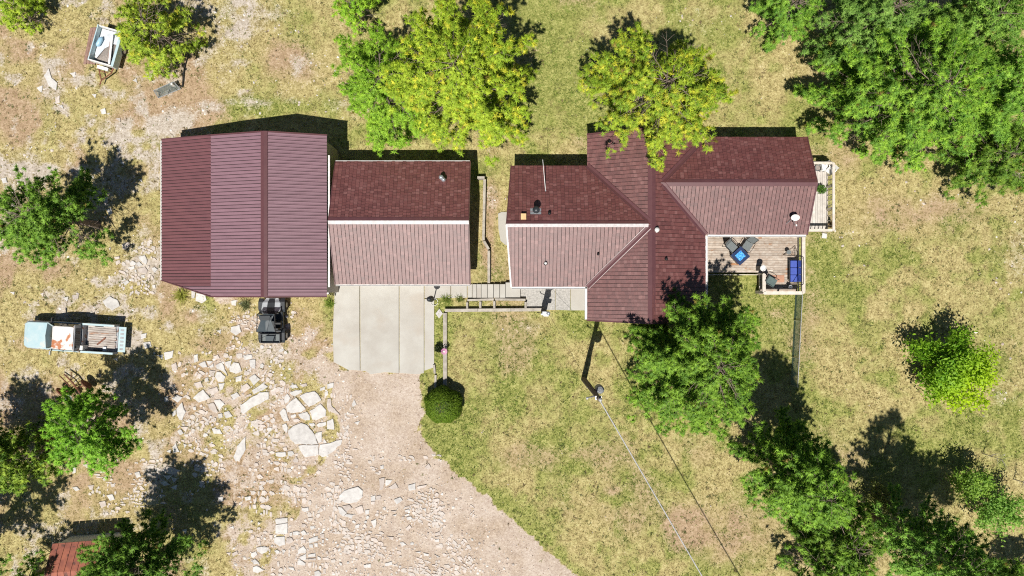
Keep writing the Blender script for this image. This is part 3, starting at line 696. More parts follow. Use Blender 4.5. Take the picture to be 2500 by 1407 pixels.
# ---- garage
GE, GR = 2.4, 4.0
GAR = thing('garage', 'garage with red shingle roof and ridge strip painted with sheen above the driveway', 'garage', (-6.5, 3.8, 0))
GX0, GX1, GY0, GYR, GY1 = -10.45, -2.5, .22, 3.84, 7.5
slope(GAR, [(GX0,GY1,GE),(GX1,GY1,GE),(GX1,GYR,GR),(GX0,GYR,GR)], (0,-1,0), 'shingle', SQ, .012, SH)
slope(GAR, [(GX0,GY0,GE),(GX1,GY0,GE),(GX1,GYR,GR),(GX0,GYR,GR)], (0,1,0), 'shingle', SQ, .026, SH)
ridge_cap(GAR, (GX0-.04,GYR,GR), (GX1+.04,GYR,GR), (0,1,-.44), (0,-1,-.44), .22, CAPM, CAPSHEEN)
gutter(GAR, (GX0,GY0,GE), (GX1,GY0,GE), (0,-1,0), .09)
rake(GAR, (GX0,GY1+.03,GE), (GX1,GY1+.03,GE), WHITE, .04, .14)
rake(GAR, (GX1+.03,GY0,GE), (GX1+.03,GYR,GR), CAPM, .05); rake(GAR, (GX1+.03,GY1,GE), (GX1+.03,GYR,GR), CAPM, .05)
rake(GAR, (GX0-.03,GY0,GE), (GX0-.03,GYR,GR), CAPM, .05); rake(GAR, (GX0-.03,GY1,GE), (GX0-.03,GYR,GR), CAPM, .05)
gable_walls(GAR, 'wall', GX0+.3, GX1-.3, GY0+.4, GY1-.35, GE, GR, 'x', SIDING)
gd = MB().box(-9.6, -4.9, GY0+.34, GY0+.4, .06, 2.2).build('garage_door', WHITE, GAR, world=True)
for i in range(4):
    for j in range(6):
        MB().box(-9.5+j*.77, -8.85+j*.77, GY0+.325, GY0+.34, .14+i*.52, .56+i*.52).build('door_panel', WHITE, gd, world=True)
MB().box(-4.3, -3.4, GY0+.34, GY0+.4, .06, 2.1).build('door', MATS['brown_door'], GAR, world=True)

# ---- barn
BE, BR_, BL = 3.5, 4.5, 2.1
BARN = thing('barn', 'large barn with ribbed maroon metal roof and darker side lean-to', 'barn', (-15.2, 4.1, 0))
BX0, BXB, BXR, BX1, BYS, BYN = -20.9, -17.38, -13.96, -10.69, -.47, 8.8
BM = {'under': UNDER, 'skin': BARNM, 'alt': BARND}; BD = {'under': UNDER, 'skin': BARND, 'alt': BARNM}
slope(BARN, [(BX1,BYS,BE),(BX1,BYN,BE),(BXR,BYN,BR_),(BXR,BYS,BR_)], (-1,0,0), 'panel', .192, .022, BM)
slope(BARN, [(BXB,BYS,BE),(BXB,BYN,BE),(BXR,BYN,BR_),(BXR,BYS,BR_)], (1,0,0), 'panel', .192, .022, BM)
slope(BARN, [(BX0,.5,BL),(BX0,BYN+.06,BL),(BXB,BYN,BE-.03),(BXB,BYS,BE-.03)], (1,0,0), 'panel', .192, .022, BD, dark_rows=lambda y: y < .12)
ridge_cap(BARN, (BXR,BYN+.04,BR_), (BXR,BYS-.04,BR_), (-1,0,-.29), (1,0,-.3), .2, CAPM)
rake(BARN, (BX1,BYS-.03,BE), (BXR,BYS-.03,BR_), CAPM, .07); rake(BARN, (BXB,BYS-.03,BE), (BXR,BYS-.03,BR_), CAPM, .07)
rake(BARN, (BX1,BYN+.03,BE), (BXR,BYN+.03,BR_), CAPM, .07); rake(BARN, (BXB,BYN+.03,BE), (BXR,BYN+.03,BR_), CAPM, .07)
rake(BARN, (BX0,BYN+.08,BL), (BXB,BYN+.03,BE), CAPM, .06); rake(BARN, (BX0,.46,BL), (BXB,BYS-.03,BE), CAPM, .06)
gutter(BARN, (BX0,.5,BL), (BX0,BYN,BL), (-1,0,0), .07)
MB().beam((BX1+.07,.05,BE-.25), (BX1+.07,7.7,BE-.25), .1, .12).build('gutter', WHITE, BARN, world=True)
gable_walls(BARN, 'wall', BXB+.05, BX1-.15, BYS+.2, BYN-.25, BE, BR_, 'y', mk('barn_wall_metal', (.42,.36,.30), (.35,.30,.25), .6))
lm = MB()
lm.add([(BX0+.2,.75,0),(BXB+.05,-.2,0),(BXB+.05,BYN-.25,0),(BX0+.2,BYN-.25,0),(BX0+.2,.75,BL-.1),(BXB+.05,-.2,BE-.25),(BXB+.05,BYN-.25,BE-.25),(BX0+.2,BYN-.25,BL-.1)],
       [(0,1,5,4),(2,3,7,6),(3,0,4,7),(4,5,6,7)])
lm.build('lean_to_wall', MATS['barn_wall_metal'], BARN, world=True)
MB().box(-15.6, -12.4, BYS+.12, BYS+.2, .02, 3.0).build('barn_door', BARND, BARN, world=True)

# ---- old shed, lower left
SHED = thing('shed', 'small old shed with rusty red roof half hidden under a pine', 'shed', P(185, 1345))
sc0 = Vector(P(185, 1345))
s1, s2 = P(128, 1328, 1.7), P(232, 1312, 1.7)
nw = Vector((s1[0], s1[1], 0)); ne = Vector((s2[0]+1.0, s2[1]-.12, 0)); dn = Vector((-.12, -1, 0)).normalized()
A, B_, C_, D_ = nw, ne, ne+dn*3.2, nw+dn*3.2
mid1, mid2 = (A+D_)/2, (B_+C_)/2
m = MB()
zz = lambda p, h: (p.x, p.y, h)
for ea, eb, ra, rb in ((A, B_, mid1, mid2), (D_, C_, mid1, mid2)):
    k = 9
    for i in range(k):
        t0, t1 = i/k+.004, (i+1)/k-.004
        q = [ea.lerp(eb, t0), ea.lerp(eb, t1), ra.lerp(rb, t1), ra.lerp(rb, t0)]
        MB().add([zz(q[0],1.7),zz(q[1],1.7),zz(q[2],2.2),zz(q[3],2.2),zz(q[0],1.66),zz(q[1],1.66),zz(q[2],2.16),zz(q[3],2.16)],
                 [(0,1,2,3),(7,6,5,4),(0,4,5,1),(2,6,7,3),(1,5,6,2),(3,7,4,0)]).build('roof_sheet', REDROOF, SHED, world=True)
ins = [A+dn*.12+(B_-A).normalized()*.15, B_+dn*.12-(B_-A).normalized()*.15, C_-dn*.12-(B_-A).normalized()*.15, D_-dn*.12+(B_-A).normalized()*.15]
MB().prism([(p.x, p.y) for p in ins], 0, 1.64).build('wall', mk('weathered_white_wall', (.62,.62,.60), (.45,.45,.43), .8, 3), SHED, world=True)

# ---- things on the roofs
def roof_z(x, y):
    if x < -10.6: return BR_-abs(x-BXR)*.3 if x > BXB else BE
    if x < -2: return GR-abs(y-GYR)*.44
    zs = []
    if -.3 < x < XR and .08 < y < 7.22: zs.append(ZR-abs(y-3.64)*.476)
    if XW < x < XE: zs.append(ZR-abs(x-XR)*.487)
    if x > 8.5 and 3.16 < y < 8.92: zs.append(ZRE-abs(y-6.03)*.486)
    return max(zs)
def on_roof(px, py):
    z = 3.2
    for _ in range(6):
        x, y, _z = P(px, py, z); z = roof_z(x, y)
    return (x, y, z)
def vent(px, py, r, h, label, mat=GALV, capmat=None, plate=None, cat='vent', name='roof_vent', capr=1.6):
    x, y, z = on_roof(px, py); t = thing(name, label, cat, (x, y, z))
    MB().lathe([(r*1.5, -.1), (r*1.4, .04), (r, .07), (r, h)], n=12).build('pipe', mat, t, smooth=True)
    if capmat: MB().lathe([(r*.4, h-.02), (r*capr, h+.02), (r*capr*.95, h+.07), (r*.2, h+.14)], n=12).build('cap', capmat, t, smooth=True)
    if plate:
        w, dzy = plate; s = w/2
        MB().add([(-s, -s*.6, .04-s*.6*dzy), (s, -s*.6, .04-s*.6*dzy), (s, s*.6, .04+s*.6*dzy), (-s, s*.6, .04+s*.6*dzy)], [(0,1,2,3)]).build('flashing', GALV, t)
    return t
vent(1079, 436, .09, .45, 'galvanised flue with round cap on garage roof, nearer the eave', GALV, GALV)
vent(1084, 441, .08, .35, 'shorter galvanised flue beside another on the garage roof', GALV, GALV)
vent(1308, 516, .13, .75, 'black chimney flue with pale flashing on the west wing roof', BLACK, DARKP, (.62, -.476), 'chimney', 'chimney_flue')
vent(1341, 522, .06, .18, 'tiny black vent pipe right of the chimney flue', BLACK, BLACK)
vent(1332, 643, .09, .16, 'black roof vent with white cap above the patio', BLACK, WHITE, None, 'vent', 'roof_vent', 1.0)
vent(1460, 621, .05, .15, 'tiny black vent pipe on the pale south slope near valley', BLACK, BLACK)
vent(1602, 562, .11, .22, 'white turbine vent just east of the main ridge', WHITE, WHITE, None, 'vent', 'roof_vent', 1.3)
vent(1625, 633, .06, .16, 'small tan vent on the east slope above tree shadow', TANBOX, BLACK)
vent(1487, 347, .06, .16, 'small tan vent near the north gable beside pine', TANBOX, BLACK)
x, y, z = on_roof(1278, 530); t = thing('box_vent', 'square tan box vent left of the chimney flue', 'vent', (x, y, z))
MB().box(-.13, .13, -.15, .15, -.05, .22).build('housing', TANBOX, t, bevel=.02); MB().box(-.15, .15, -.17, .17, .22, .25).build('lid', TANBOX, t)
x, y, z = on_roof(1332, 466); t = thing('antenna_mast', 'thin white antenna mast tilted over the west wing north slope', 'antenna', (x, y, z))
tp = Vector(P(1325, 390, 4.6)); dd = tp-Vector((x, y, z))
MB().tube([(0, 0, -.05), tuple(dd*.5), tuple(dd)], [.022, .02, .012], 6).build('mast', WHITE, t); MB().lathe([(.05, -.04), (.05, .03), (.03, .08)], n=8).build('bracket', GALV, t)
x, y, z = on_roof(1932, 536); t = thing('satellite_dish', 'white satellite dish on the east wing roof near its gable', 'satellite dish', (x, y, z))
m = MB(); vs = []; nr, na = 4, 16
for i in range(nr+1):
    for k in range(na):
        a = 2*math.pi*k/na; rr = .24*i/nr; vs.append((rr*math.cos(a), rr*.9*math.sin(a), .9*rr*rr))
m.add(vs, [(i*na+k, i*na+(k+1) % na, (i+1)*na+(k+1) % na, (i+1)*na+k) for i in range(nr) for k in range(na)])
rot = Matrix.Rotation(R(38), 4, 'X') @ Matrix.Rotation(R(-14), 4, 'Y'); m.v = [tuple(rot @ Vector(p) + Vector((.02, .08, .55))) for p in m.v]
m.build('reflector', WHITE, t, smooth=True)
MB().tube([(0, .05, -.05), (0, .05, .5)], .03, 8).build('mast', GALV, t)
MB().tube([(0, -.2, .3), (0, -.42, .62), (0, -.40, .70)], .018, 6).build('feed_arm', GALV, t)
for ax in (-.3, .3): MB().tube([(ax, -.28, -.14-.02), (0, .05, .32)], .015, 6).build('strut', GALV, t)
MB().box(-.04, .04, -.46, -.36, .66, .76).build('receiver', WHITE, t)

# ------------------------------------------------------------------ decks
DZ = .5
DECK = thing('deck', 'wooden back deck with horizontal boards and pale railings', 'deck', (14.8, 1.6, 0))
yb = 3.5; i = 0
while yb > -.28:
    y1 = yb; y0 = yb-.138
    x0 = 11.75 if y0 > .86 else 15.28
    if y0 > .86 and random.random() < .6:
        xm = random.uniform(13, 16.5); segs = [(x0, xm-.003), (xm+.003, 17.66)]
    else: segs = [(x0, 17.66)]
    for a, b in segs:
        MB().box(a, b, y0, y1, DZ-.035, DZ).build('board', BOARD, DECK, world=True)
    yb -= .150
MB().box(11.75, 17.66, .80, .84, .1, DZ-.04).build('skirt', RAILW, DECK, world=True)
for px_ in (15.3, 17.6):
    for py_ in (-.25, .95, 3.2):
        MB().box(px_-.05, px_+.05, py_-.05, py_+.05, 0, DZ-.04).build('post', RAILW, DECK, world=True)
def railing(root, a, b, z0, z1, bal=.0, wid=.15, mat=RAILW, posts=True, sub=.0):
    a = Vector((*a, 0)); b = Vector((*b, 0)); d = (b-a).normalized(); l = (b-a).length
    MB().beam(a+Vector((0,0,z1)), b+Vector((0,0,z1)), wid, .04).build('top_rail', mat, root, world=True)
    MB().beam(a+Vector((0,0,z0+.12)), b+Vector((0,0,z0+.12)), .04, .09).build('bottom_rail', mat, root, world=True)
    if sub: MB().beam(a+Vector((0,0,z1-.28)), b+Vector((0,0,z1-.28)), .04, sub).build('middle_rail', mat, root, world=True)
    n = max(1, round(l/1.5))
    for i in range(n+1):
        p = a.lerp(b, i/n); MB().box(p.x-.05, p.x+.05, p.y-.05, p.y+.05, 0, z1-.02).build('rail_post', mat, root, world=True)
    if bal:
        k = int(l/bal)
        for i in range(1, k):
            p = a.lerp(b, i/k); MB().box(p.x-.02, p.x+.02, p.y-.02, p.y+.02, z0+.1, z1-.02).build('baluster', mat, root, world=True)
RZ = 1.42
railing(DECK, (17.68, 3.15), (17.68, -.30), DZ, RZ, 0, .2, RAILW, sub=.14)
railing(DECK, (15.28, -.30), (17.60, -.30), DZ, RZ, 0, .2, RAILW, sub=.14)
railing(DECK, (15.28, .85), (15.28, -.22), DZ, RZ, 0, .2, RAILW, sub=.14)
EDECK = thing('side_deck', 'narrow side deck off the east gable with upright boards and balusters', 'deck', (18.4, 5.5, 0))
xx = 17.0
while xx < 19.42:
    MB().box(xx, xx+.138, 3.55, 7.52, .41, .45).build('board', BOARDG, EDECK, world=True); xx += .150
railing(EDECK, (19.5, 3.52), (19.5, 7.58), .45, RZ, .30, .15)
railing(EDECK, (17.2, 7.58), (19.42, 7.58), .45, RZ, .22, .15)
railing(EDECK, (17.5, 3.50), (19.42, 3.50), .45, RZ, .22, .15)

# ---- furniture on the decks
def patio_chair(px, py, face, label, seatm=GREYP, z=DZ):
    x, y, _ = P(px, py, z+.4); t = thing('patio_chair', label, 'chair', (x, y, z), face, 'dark framed chairs on the back deck')
    m = MB()
    for s in (-1, 1):
        MB().tube([(s*.30, .30, 0), (s*.30, .30, .62), (s*.31, .05, .66), (s*.30, -.30, .60), (s*.30, -.36, 0)], .018, 6).build('arm_frame', BLACK, t)
        MB().tube([(s*.25, -.25, .38), (s*.25, -.50, 1.0)], .018, 6).build('back_post', BLACK, t)
    MB().beam((0, .28, .42), (0, -.25, .37), .52, .035).build('seat', seatm, t)
    m = MB(); m.add([(-.25, -.27, .42), (.25, -.27, .42), (.25, -.50, 1.0), (-.25, -.50, 1.0), (-.25, -.30, .42), (.25, -.30, .42), (.25, -.53, 1.0), (-.25, -.53, 1.0)],
                    [(0,1,2,3),(7,6,5,4),(0,4,5,1),(1,5,6,2),(2,6,7,3),(3,7,4,0)]); m.build('backrest', seatm, t)
    MB().beam((-.25, -.515, 1.01), (.25, -.515, 1.01), .03, .03).build('top_bar', BLACK, t)
    return t
patio_chair(1786, 603, R(225), 'grey mesh patio chair left of the blue fire table')
patio_chair(1825, 600, R(148), 'grey mesh patio chair right of the blue fire table')
patio_chair(1883, 688, R(-120), 'greenish folding chair beside the orange mat', mk('green_fabric', (.10,.14,.13), (.07,.10,.10), .8))
x, y, _ = P(1808, 625, DZ+.6); t = thing('fire_table', 'square dark fire table filled with blue glass', 'table', (x, y, DZ), R(42))
MB().box(-.36, .36, -.36, .36, 0, .52).build('base', DARKP, t, bevel=.02)
m = MB(); [m.box(*b, .52, .58) for b in ((-.42, .42, -.42, -.24), (-.42, .42, .24, .42), (-.42, -.24, -.24, .24), (.24, .42, -.24, .24))]; m.build('table_rim', mk('blue_black_tile', (.02,.035,.09), (.035,.05,.11), .25), t)
MB().box(-.24, .24, -.24, .24, .50, .555).build('fire_glass', BLUEG, t)
# porch swing
x, y, _ = P(1941, 662, DZ+.5); t = thing('porch_swing', 'porch swing with blue cushions in a black triangular frame', 'swing', (x, y, DZ))
for s in (-1, 1):
    MB().tube([(-.52, s*1.02, .02), (0.0, s*.80, 1.75), (.38, s*1.02, .02)], .024, 6).build('frame_leg', BLACK, t)
    MB().tube([(-.40, s*.98, .45), (.28, s*.98, .45)], .018, 6).build('cross_bar', BLACK, t)
    MB().tube([(0, s*.72, 1.75), (-.12, s*.70, .6)], .010, 5).build('hanger', BLACK, t)
MB().tube([(0, -.82, 1.75), (0, .82, 1.75)], .022, 6).build('top_bar', BLACK, t)
MB().box(-.32, .20, -.68, .68, .36, .42).build('seat_frame', BLACK, t)
for k in range(3):
    MB().box(-.28, .12, -.66+k*.44, -.235+k*.44, .42, .52).build('seat_cushion', BLUEF, t, bevel=.03)
    m = MB(); m.beam((.17, -.445+k*.44, .50), (.30, -.445+k*.44, .92), .425, .09, up=(1, 0, 0)); m.build('back_cushion', BLUEF, t, bevel=.02)
MB().beam((.24, -.70, .92), (.24, .70, .92), .03, .03).build('back_rail', BLACK, t)
# mat, tables, pots
x, y, _ = P(1897, 681, DZ); o = MB().box(-.45, .45, -.22, .22, .002, .012).build('door_mat', MATO); o.location = (x, y, DZ)
tag(o, 'faded orange mat on the deck beside the folding chair', 'mat')
def round_table(px, py, r, h, label, mat):
    x, y, _ = P(px, py, DZ+h); t = thing('side_table', label, 'table', (x, y, DZ))
    MB().lathe([(r*.2, h-.03), (r, h-.02), (r, h), (r*.9, h+.006)], n=16).build('table_top', mat, t)
    for k in range(3):
        a = k*2.1; MB().tube([(r*.8*math.cos(a), r*.8*math.sin(a), 0), (r*.5*math.cos(a), r*.5*math.sin(a), h-.02)], .012, 5).build('leg', BLACK, t)
round_table(1926, 616, .14, .45, 'small round grey table at the north end of the porch swing', GREYP)
round_table(1930, 701, .13, .42, 'small round glass table at the south end of the swing', GALV)
x, y, _ = P(1863, 655, DZ+.9); t = thing('planter_post', 'white lantern pot on a short dark stand at deck corner', 'planter', (x, y, DZ))
MB().box(-.14, .14, -.14, .14, 0, .75).build('stand', BLACK, t, bevel=.01); MB().lathe([(.08, .75), (.17, .80), (.19, .95), (.15, .97), (.13, .90)], n=12).build('pot', WHITE, t)
x, y, _ = P(1880, 661, DZ); o = MB().box(-.16, .16, -.04, .04, 0, .03).build('loose_plank', RAILW); o.location = (x, y, DZ+.002); tag(o, 'short loose plank on deck beside the lantern pot', 'plank')
def leafball(name, parent, r, c, n, c1, c2, leaf=.07, flat=1.0, seed=1):
    g = np.random.default_rng(seed); d = g.normal(size=(n, 3)); d /= np.linalg.norm(d, axis=1)[:, None]
    rad = r*g.random(n)**.4; p = d*rad[:, None]*[1, 1, flat]+np.array(c); q = d+g.normal(size=(n, 3))*.8; q /= np.linalg.norm(q, axis=1)[:, None]
    s = np.cross(q, g.normal(size=(n, 3))); s /= np.linalg.norm(s, axis=1)[:, None]; L_ = leaf*(.7+.7*g.random((n, 1)))
    v = np.stack([p+s*L_*.4, p-s*L_*.4, p+q*L_*1.5], 1).reshape(-1, 3); f = g.random((n, 1)); tn = np.array(c1)*(1-f)+np.array(c2)*f
    tn = np.repeat(np.concatenate([tn, np.ones((n, 1))], 1), 3, 0)
    return fast_mesh(name, v, np.arange(3*n).reshape(-1, 3), LEAF, parent, tn)
x, y, _ = P(2005, 464, .8); t = thing('potted_plant', 'leafy green potted plant on the side deck boards', 'plant', (x, y, .45))
MB().lathe([(.11, 0), (.15, .24), (.16, .26), (.12, .25)], n=12).build('pot', WHITE, t); leafball('foliage', t, .26, (0, 0, .40), 420, (.06,.16,.02), (.16,.30,.05), .07, .8, 3)
x, y, _ = P(1998, 410, .7); t = thing('dark_pot', 'round dark pot under the north rail of the side deck', 'pot', (x, y, .45))
MB().lathe([(.16, 0), (.21, .25), (.22, .28), (.18, .27), (.16, .18)], n=14).build('pot', GREYP, t); MB().lathe([(.155, .17), (.16, .19)], n=12).build('soil', DIRTLOAD, t)
x, y, _ = P(2030, 549, .75); t = thing('clay_pot', 'clay pot with dry plant in the south corner of side deck', 'pot', (x, y, .45))
MB().lathe([(.14, 0), (.20, .32), (.21, .36), (.17, .35)], n=14).build('pot', TERRA, t); leafball('foliage', t, .2, (0, 0, .42), 160, (.30,.20,.10), (.42,.32,.16), .06, .6, 5)
for k, (px_, py_, a, lb) in enumerate(((2013, 409, .2, 'white resin chair under north rail of the side deck'), (2027, 417, -.7, 'white resin chair in the corner of the side deck'))):
    x, y, _ = P(px_, py_, .85); t = thing('resin_chair', lb, 'chair', (x, y, .45), a, 'white resin chairs on the side deck')
    MB().box(-.22, .22, -.2, .22, .38, .42).build('seat', WHITE, t, bevel=.01); MB().beam((0, .2, .42), (0, .30, .82), .44, .03, up=(0, 1, 0)).build('backrest', WHITE, t)
    for sx2 in (-.2, .2):
        for sy2 in (-.18, .2): MB().beam((sx2, sy2, 0), (sx2, sy2, .38), .035, .035).build('leg', WHITE, t)
        MB().beam((sx2*1.1, -.2, .6), (sx2*1.1, .24, .62), .05, .025).build('armrest', WHITE, t)
x, y, _ = P(2012, 576); o = MB().prism([(-.17, -.14), (.14, -.17), (.18, .13), (-.12, .17)], -.03, .04, .01).build('paver', STONE); o.location = (x, y, 0); tag(o, 'pale paving stone on the grass below the side deck', 'paver')
x, y, _ = P(1072, 766); o = MB().prism([(-.22, 0), (0, -.30), (.24, 0), (.02, .32)], -.03, .045, .01).build('paver', STONE); o.location = (x, y, 0); tag(o, 'pale diamond paver on the strip beside the driveway', 'paver')

# ------------------------------------------------------------------ timber edging, walls
def timber_wall(label, runs, h, w=.2, name='timber_edging', mat=None):
    x, y, _ = P(*runs[0][0]); t = thing(name, label, 'edging', (x, y, 0))
    for a, b in runs:
        a = Vector(P(*a)); b = Vector(P(*b)); n = max(1, round((b-a).length/2.4)); k = 2 if h > .25 else 1
        for i in range(n):
            for j in range(k):
                p, q = a.lerp(b, i/n), a.lerp(b, (i+1)/n); d = (q-p).normalized()*.006
                zc = h*(j+.5)/k; off = Vector((0, 0, zc)); MB().beam(p+d+off, q-d+off, w-.004*j, h/k-.006).build('timber', mat or TIMBER, t, world=True, bevel=.008)
    return t
timber_wall('long grey timber edge dividing the front lawn from the planting beds', [((1087, 758), (1327, 756))], .32)
timber_wall('timber edge running down the lawn to the round bush', [((1087, 764), (1087, 950))], .22, .24)
timber_wall('short timber pieces between driveway and round bush', [((1064, 915), (1063, 955)), ((1060, 890), (1062, 912))], .16, .13)
timber_wall('timber framed planting boxes below the steps', [((1141, 733), (1206, 731)), ((1141, 738), (1141, 754)), ((1173, 736), (1173, 753)), ((1207, 735), (1207, 753))], .30, .14)
timber_wall('timber bed corner beside the patio', [((1208, 731), (1283, 732)), ((1283, 737), (1283, 752))], .38, .14)
timber_wall('bent timber retaining wall between the garage and house', [((1166, 437), (1184, 437)), ((1184, 441), (1181, 588)), ((1182, 590), (1194, 610)), ((1194, 613), (1194, 692))], .55, .16)

# yard lamp, service post, pinwheel
x, y, _ = P(1060, 729); t = thing('yard_lamp', 'dark yard lamp on a thin post at the driveway corner', 'lamp', (x, y, 0))
MB().tube([(0, 0, 0), (0, 0, 2.6)], .035, 8).build('post', BLACK, t); MB().lathe([(.20, 1.75), (.17, 1.95), (.05, 2.25), (.04, 2.3)], n=12).build('shade', BLACK, t)
MB().lathe([(.06, 2.55), (.14, 2.62), (.16, 2.72), (.12, 2.82), (.03, 2.87)], n=12).build('globe', DARKP, t, smooth=True); MB().lathe([(.12, 0), (.11, .04), (.05, .06)], n=10).build('foot', BLACK, t)
MB().tube([(.22*math.cos(k*.5)+.02, .22*math.sin(k*.5)-.22, .09) for k in range(13)], .015, 5).build('hose_coil', WHITE, thing('hose_ring', 'white hose ring coiled at the foot of the yard lamp', 'hose', (x, y, .0)))
x, y, _ = P(1326, 760); t = thing('service_post', 'electric service post with meter box beside the patio', 'post', (x, y, 0))
MB().beam((0, 0, 0), (0, 0, 3.0), .30, .10, up=(0, 1, 0)).build('post', POLEW, t); MB().beam((.16, -.03, 0), (.16, -.03, 3.3), .06, .06).build('conduit', GALV, t)
MB().box(-.20, .16, -.19, -.05, 1.2, 1.75).build('meter_box', GALV, t, bevel=.01); MB().box(.05, .34, -.16, -.05, 1.5, 1.9).build('switch_box', GALV, t, bevel=.01)
MB().lathe([(.06, 3.2), (.12, 3.26), (.10, 3.38), (.03, 3.42)], (.16, -.03, 0), 10).build('weatherhead', GALV, t); MB().box(-.17, .17, -.07, .07, 3.0, 3.05).build('cap', GALV, t)
MB().tube([(-.15, -.05, 2.4), (-.42, 0, 2.55), (-.48, .03, 2.75)], .025, 6).build('bracket', BLACK, t); MB().box(-.1, .2, -.22, -.06, 2.5, 2.75).build('insulator_box', WHITE, t)
x, y, _ = P(1087, 856); t = thing('pinwheel', 'pink garden pinwheel standing on the timber edge', 'ornament', (x, y, 0))
MB().tube([(0, 0, .2), (0, 0, .75)], .012, 5).build('stake', GREENW, t)
m = MB()
for k in range(10):
    a = k*.628; m.add([(0, 0, .76), (.20*math.cos(a), .20*math.sin(a), .74), (.20*math.cos(a+.45), .20*math.sin(a+.45), .80)], [(0,1,2)])
m.build('vanes', SIGNP, t)
MB().lathe([(.05, .74), (.06, .78), (.02, .80)], n=8).build('hub', WHITE, t)
x, y, _ = P(1072, 850); o = leafball('small_shrub', None, .26, (0, 0, .2), 500, (.02,.035,.012), (.06,.08,.025), .07, .9, 9); o.location = (x, y, 0); tag(o, 'small dark shrub beside the pink pinwheel', 'shrub')

# clothes/scrap stack in the gap between barn and garage
x, y, _ = P(812, 708); t = thing('scrap_rack', 'black rack with pale scraps beside the barn corner', 'rack', (x, y, 0), R(-8))
for k in range(5): MB().tube([(-.2+k*.11, -.35, .02), (-.22+k*.12, .30, .75)], .02, 5).build('bar', BLACK, t)
MB().box(-.26, .30, .26, .32, .0, .8).build('frame', BLACK, t)
for k in range(3): MB().box(-.24, -.13, -.30+k*.2, -.17+k*.2, .0, .35+.05*k).build('pale_block', WHITE, t, bevel=.015)

# chain link fence
FA, FB = Vector((17.74, -.42, 0)), Vector((17.45, -6.05, 0))
FEN = thing('chain_link_fence', 'low green chain link fence running south from the deck', 'fence', tuple(FA))
FH = 1.1; fl = (FB-FA).length; fd = (FB-FA).normalized()
for s in (0, 1.6, 3.9, fl): p = FA+fd*s; MB().tube([p, p+Vector((0, 0, FH+.04))], .03, 8).build('post', GALV if s else GREENW, FEN, world=True)
MB().tube([FA+Vector((0,0,FH)), FB+Vector((0,0,FH))], .024, 6).build('top_rail', GALV, FEN, world=True)
MB().tube([FA+Vector((0,0,.06)), FB+Vector((0,0,.06))], .010, 5).build('bottom_wire', GREENW, FEN, world=True)
m = MB(); st = .075; n = int(fl/st); side = Vector((0, 0, 1)).cross(fd).normalized()*.0
for k in range(-int(FH/st), n):
    for sg in (1, -1):
        s0, z0 = (k*st, 0) if sg == 1 else (k*st, FH)
        s1, z1 = s0+FH, (FH if sg == 1 else 0)
        if s0 < 0: z0 += -s0*sg; s0 = 0
        if s1 > fl: z1 -= (s1-fl)*sg; s1 = fl
        if s1-s0 > .03: m.beam(FA+fd*s0+Vector((0,0,z0)), FA+fd*s1+Vector((0,0,z1)), .009, .009)
m.build('wire_mesh', GREENW, FEN, world=True, kind='stuff')

# ------------------------------------------------------------------ utility pole and wires
bx, by, _ = P(1425, 926); PH = 8.2
UP = thing('utility_pole', 'dark wooden utility pole with transformer standing in the lawn', 'utility pole', (bx, by, 0))
MB().tube([(0, 0, -.2), (0, 0, 4), (0, 0, PH)], [.17, .15, .12], 12).build('pole', POLEW, UP)
MB().lathe([(.0, 5.0), (.20, 5.05), (.23, 5.15), (.23, 5.8), (.18, 5.9), (.05, 5.95)], (.32, .16, 0), 14).build('transformer', XFMR, UP)
MB().tube([(0, 0, 7.0), (-.55, -.05, 7.35)], .028, 6).build('bracket_arm', GALV, UP); MB().tube([(0, 0, 6.6), (-.55, -.05, 7.32)], .018, 6).build('brace', GALV, UP)
MB().lathe([(.03, 0), (.07, .04), (.05, .09), (.07, .14), (.03, .2)], (-.56, -.05, 7.35), 8).build('insulator', mk('grey_porcelain', (.5,.5,.5)), UP)
MB().lathe([(.05, 0), (.09, .05), (.06, .12), (.09, .18), (.03, .26)], (.02, 0, PH), 8).build('insulator', MATS['grey_porcelain'], UP)
MB().box(-.16, .16, -.10, .10, 7.55, 7.72).build('clamp_block', GALV, UP); MB().box(-.07, .16, -.20, -.10, 2.2, 2.6).build('riser_box', GALV, UP)
MB().tube([(.14, -.12, 0), (.13, -.11, 3.0)], .03, 6).build('guard', GREENW, UP)
def wire(label, a, b, sag, r, n=14, parts=1):
    a, b = Vector(a), Vector(b); pts = []
    for i in range(n+1):
        t_ = i/n; p = a.lerp(b, t_); p.z -= sag*4*t_*(1-t_); pts.append(tuple(p))
    o = MB().tube(pts, r, 6).build('overhead_wire', WIREM if r > .02 else BLACK); tag(o, label, 'wire', 'overhead wires at the utility pole'); return o
far = Vector(P(1722, 1420, 7.2)); top = Vector((bx, by, 7.62)); dir_ = far-top
wire('thick pale service cable running from the utility pole to lower right', top, top+dir_*1.6, .25, .032)
wire('thin dark wire from utility pole to the service post', (bx-.05, by, 7.0), (P(1326,760)[0]+.16, P(1326,760)[1], 3.35), .35, .008)
wire('thin guy wire from the utility pole into the big pine', (bx+.02, by, 6.2), P(1600, 890, 4.0), .2, .007)

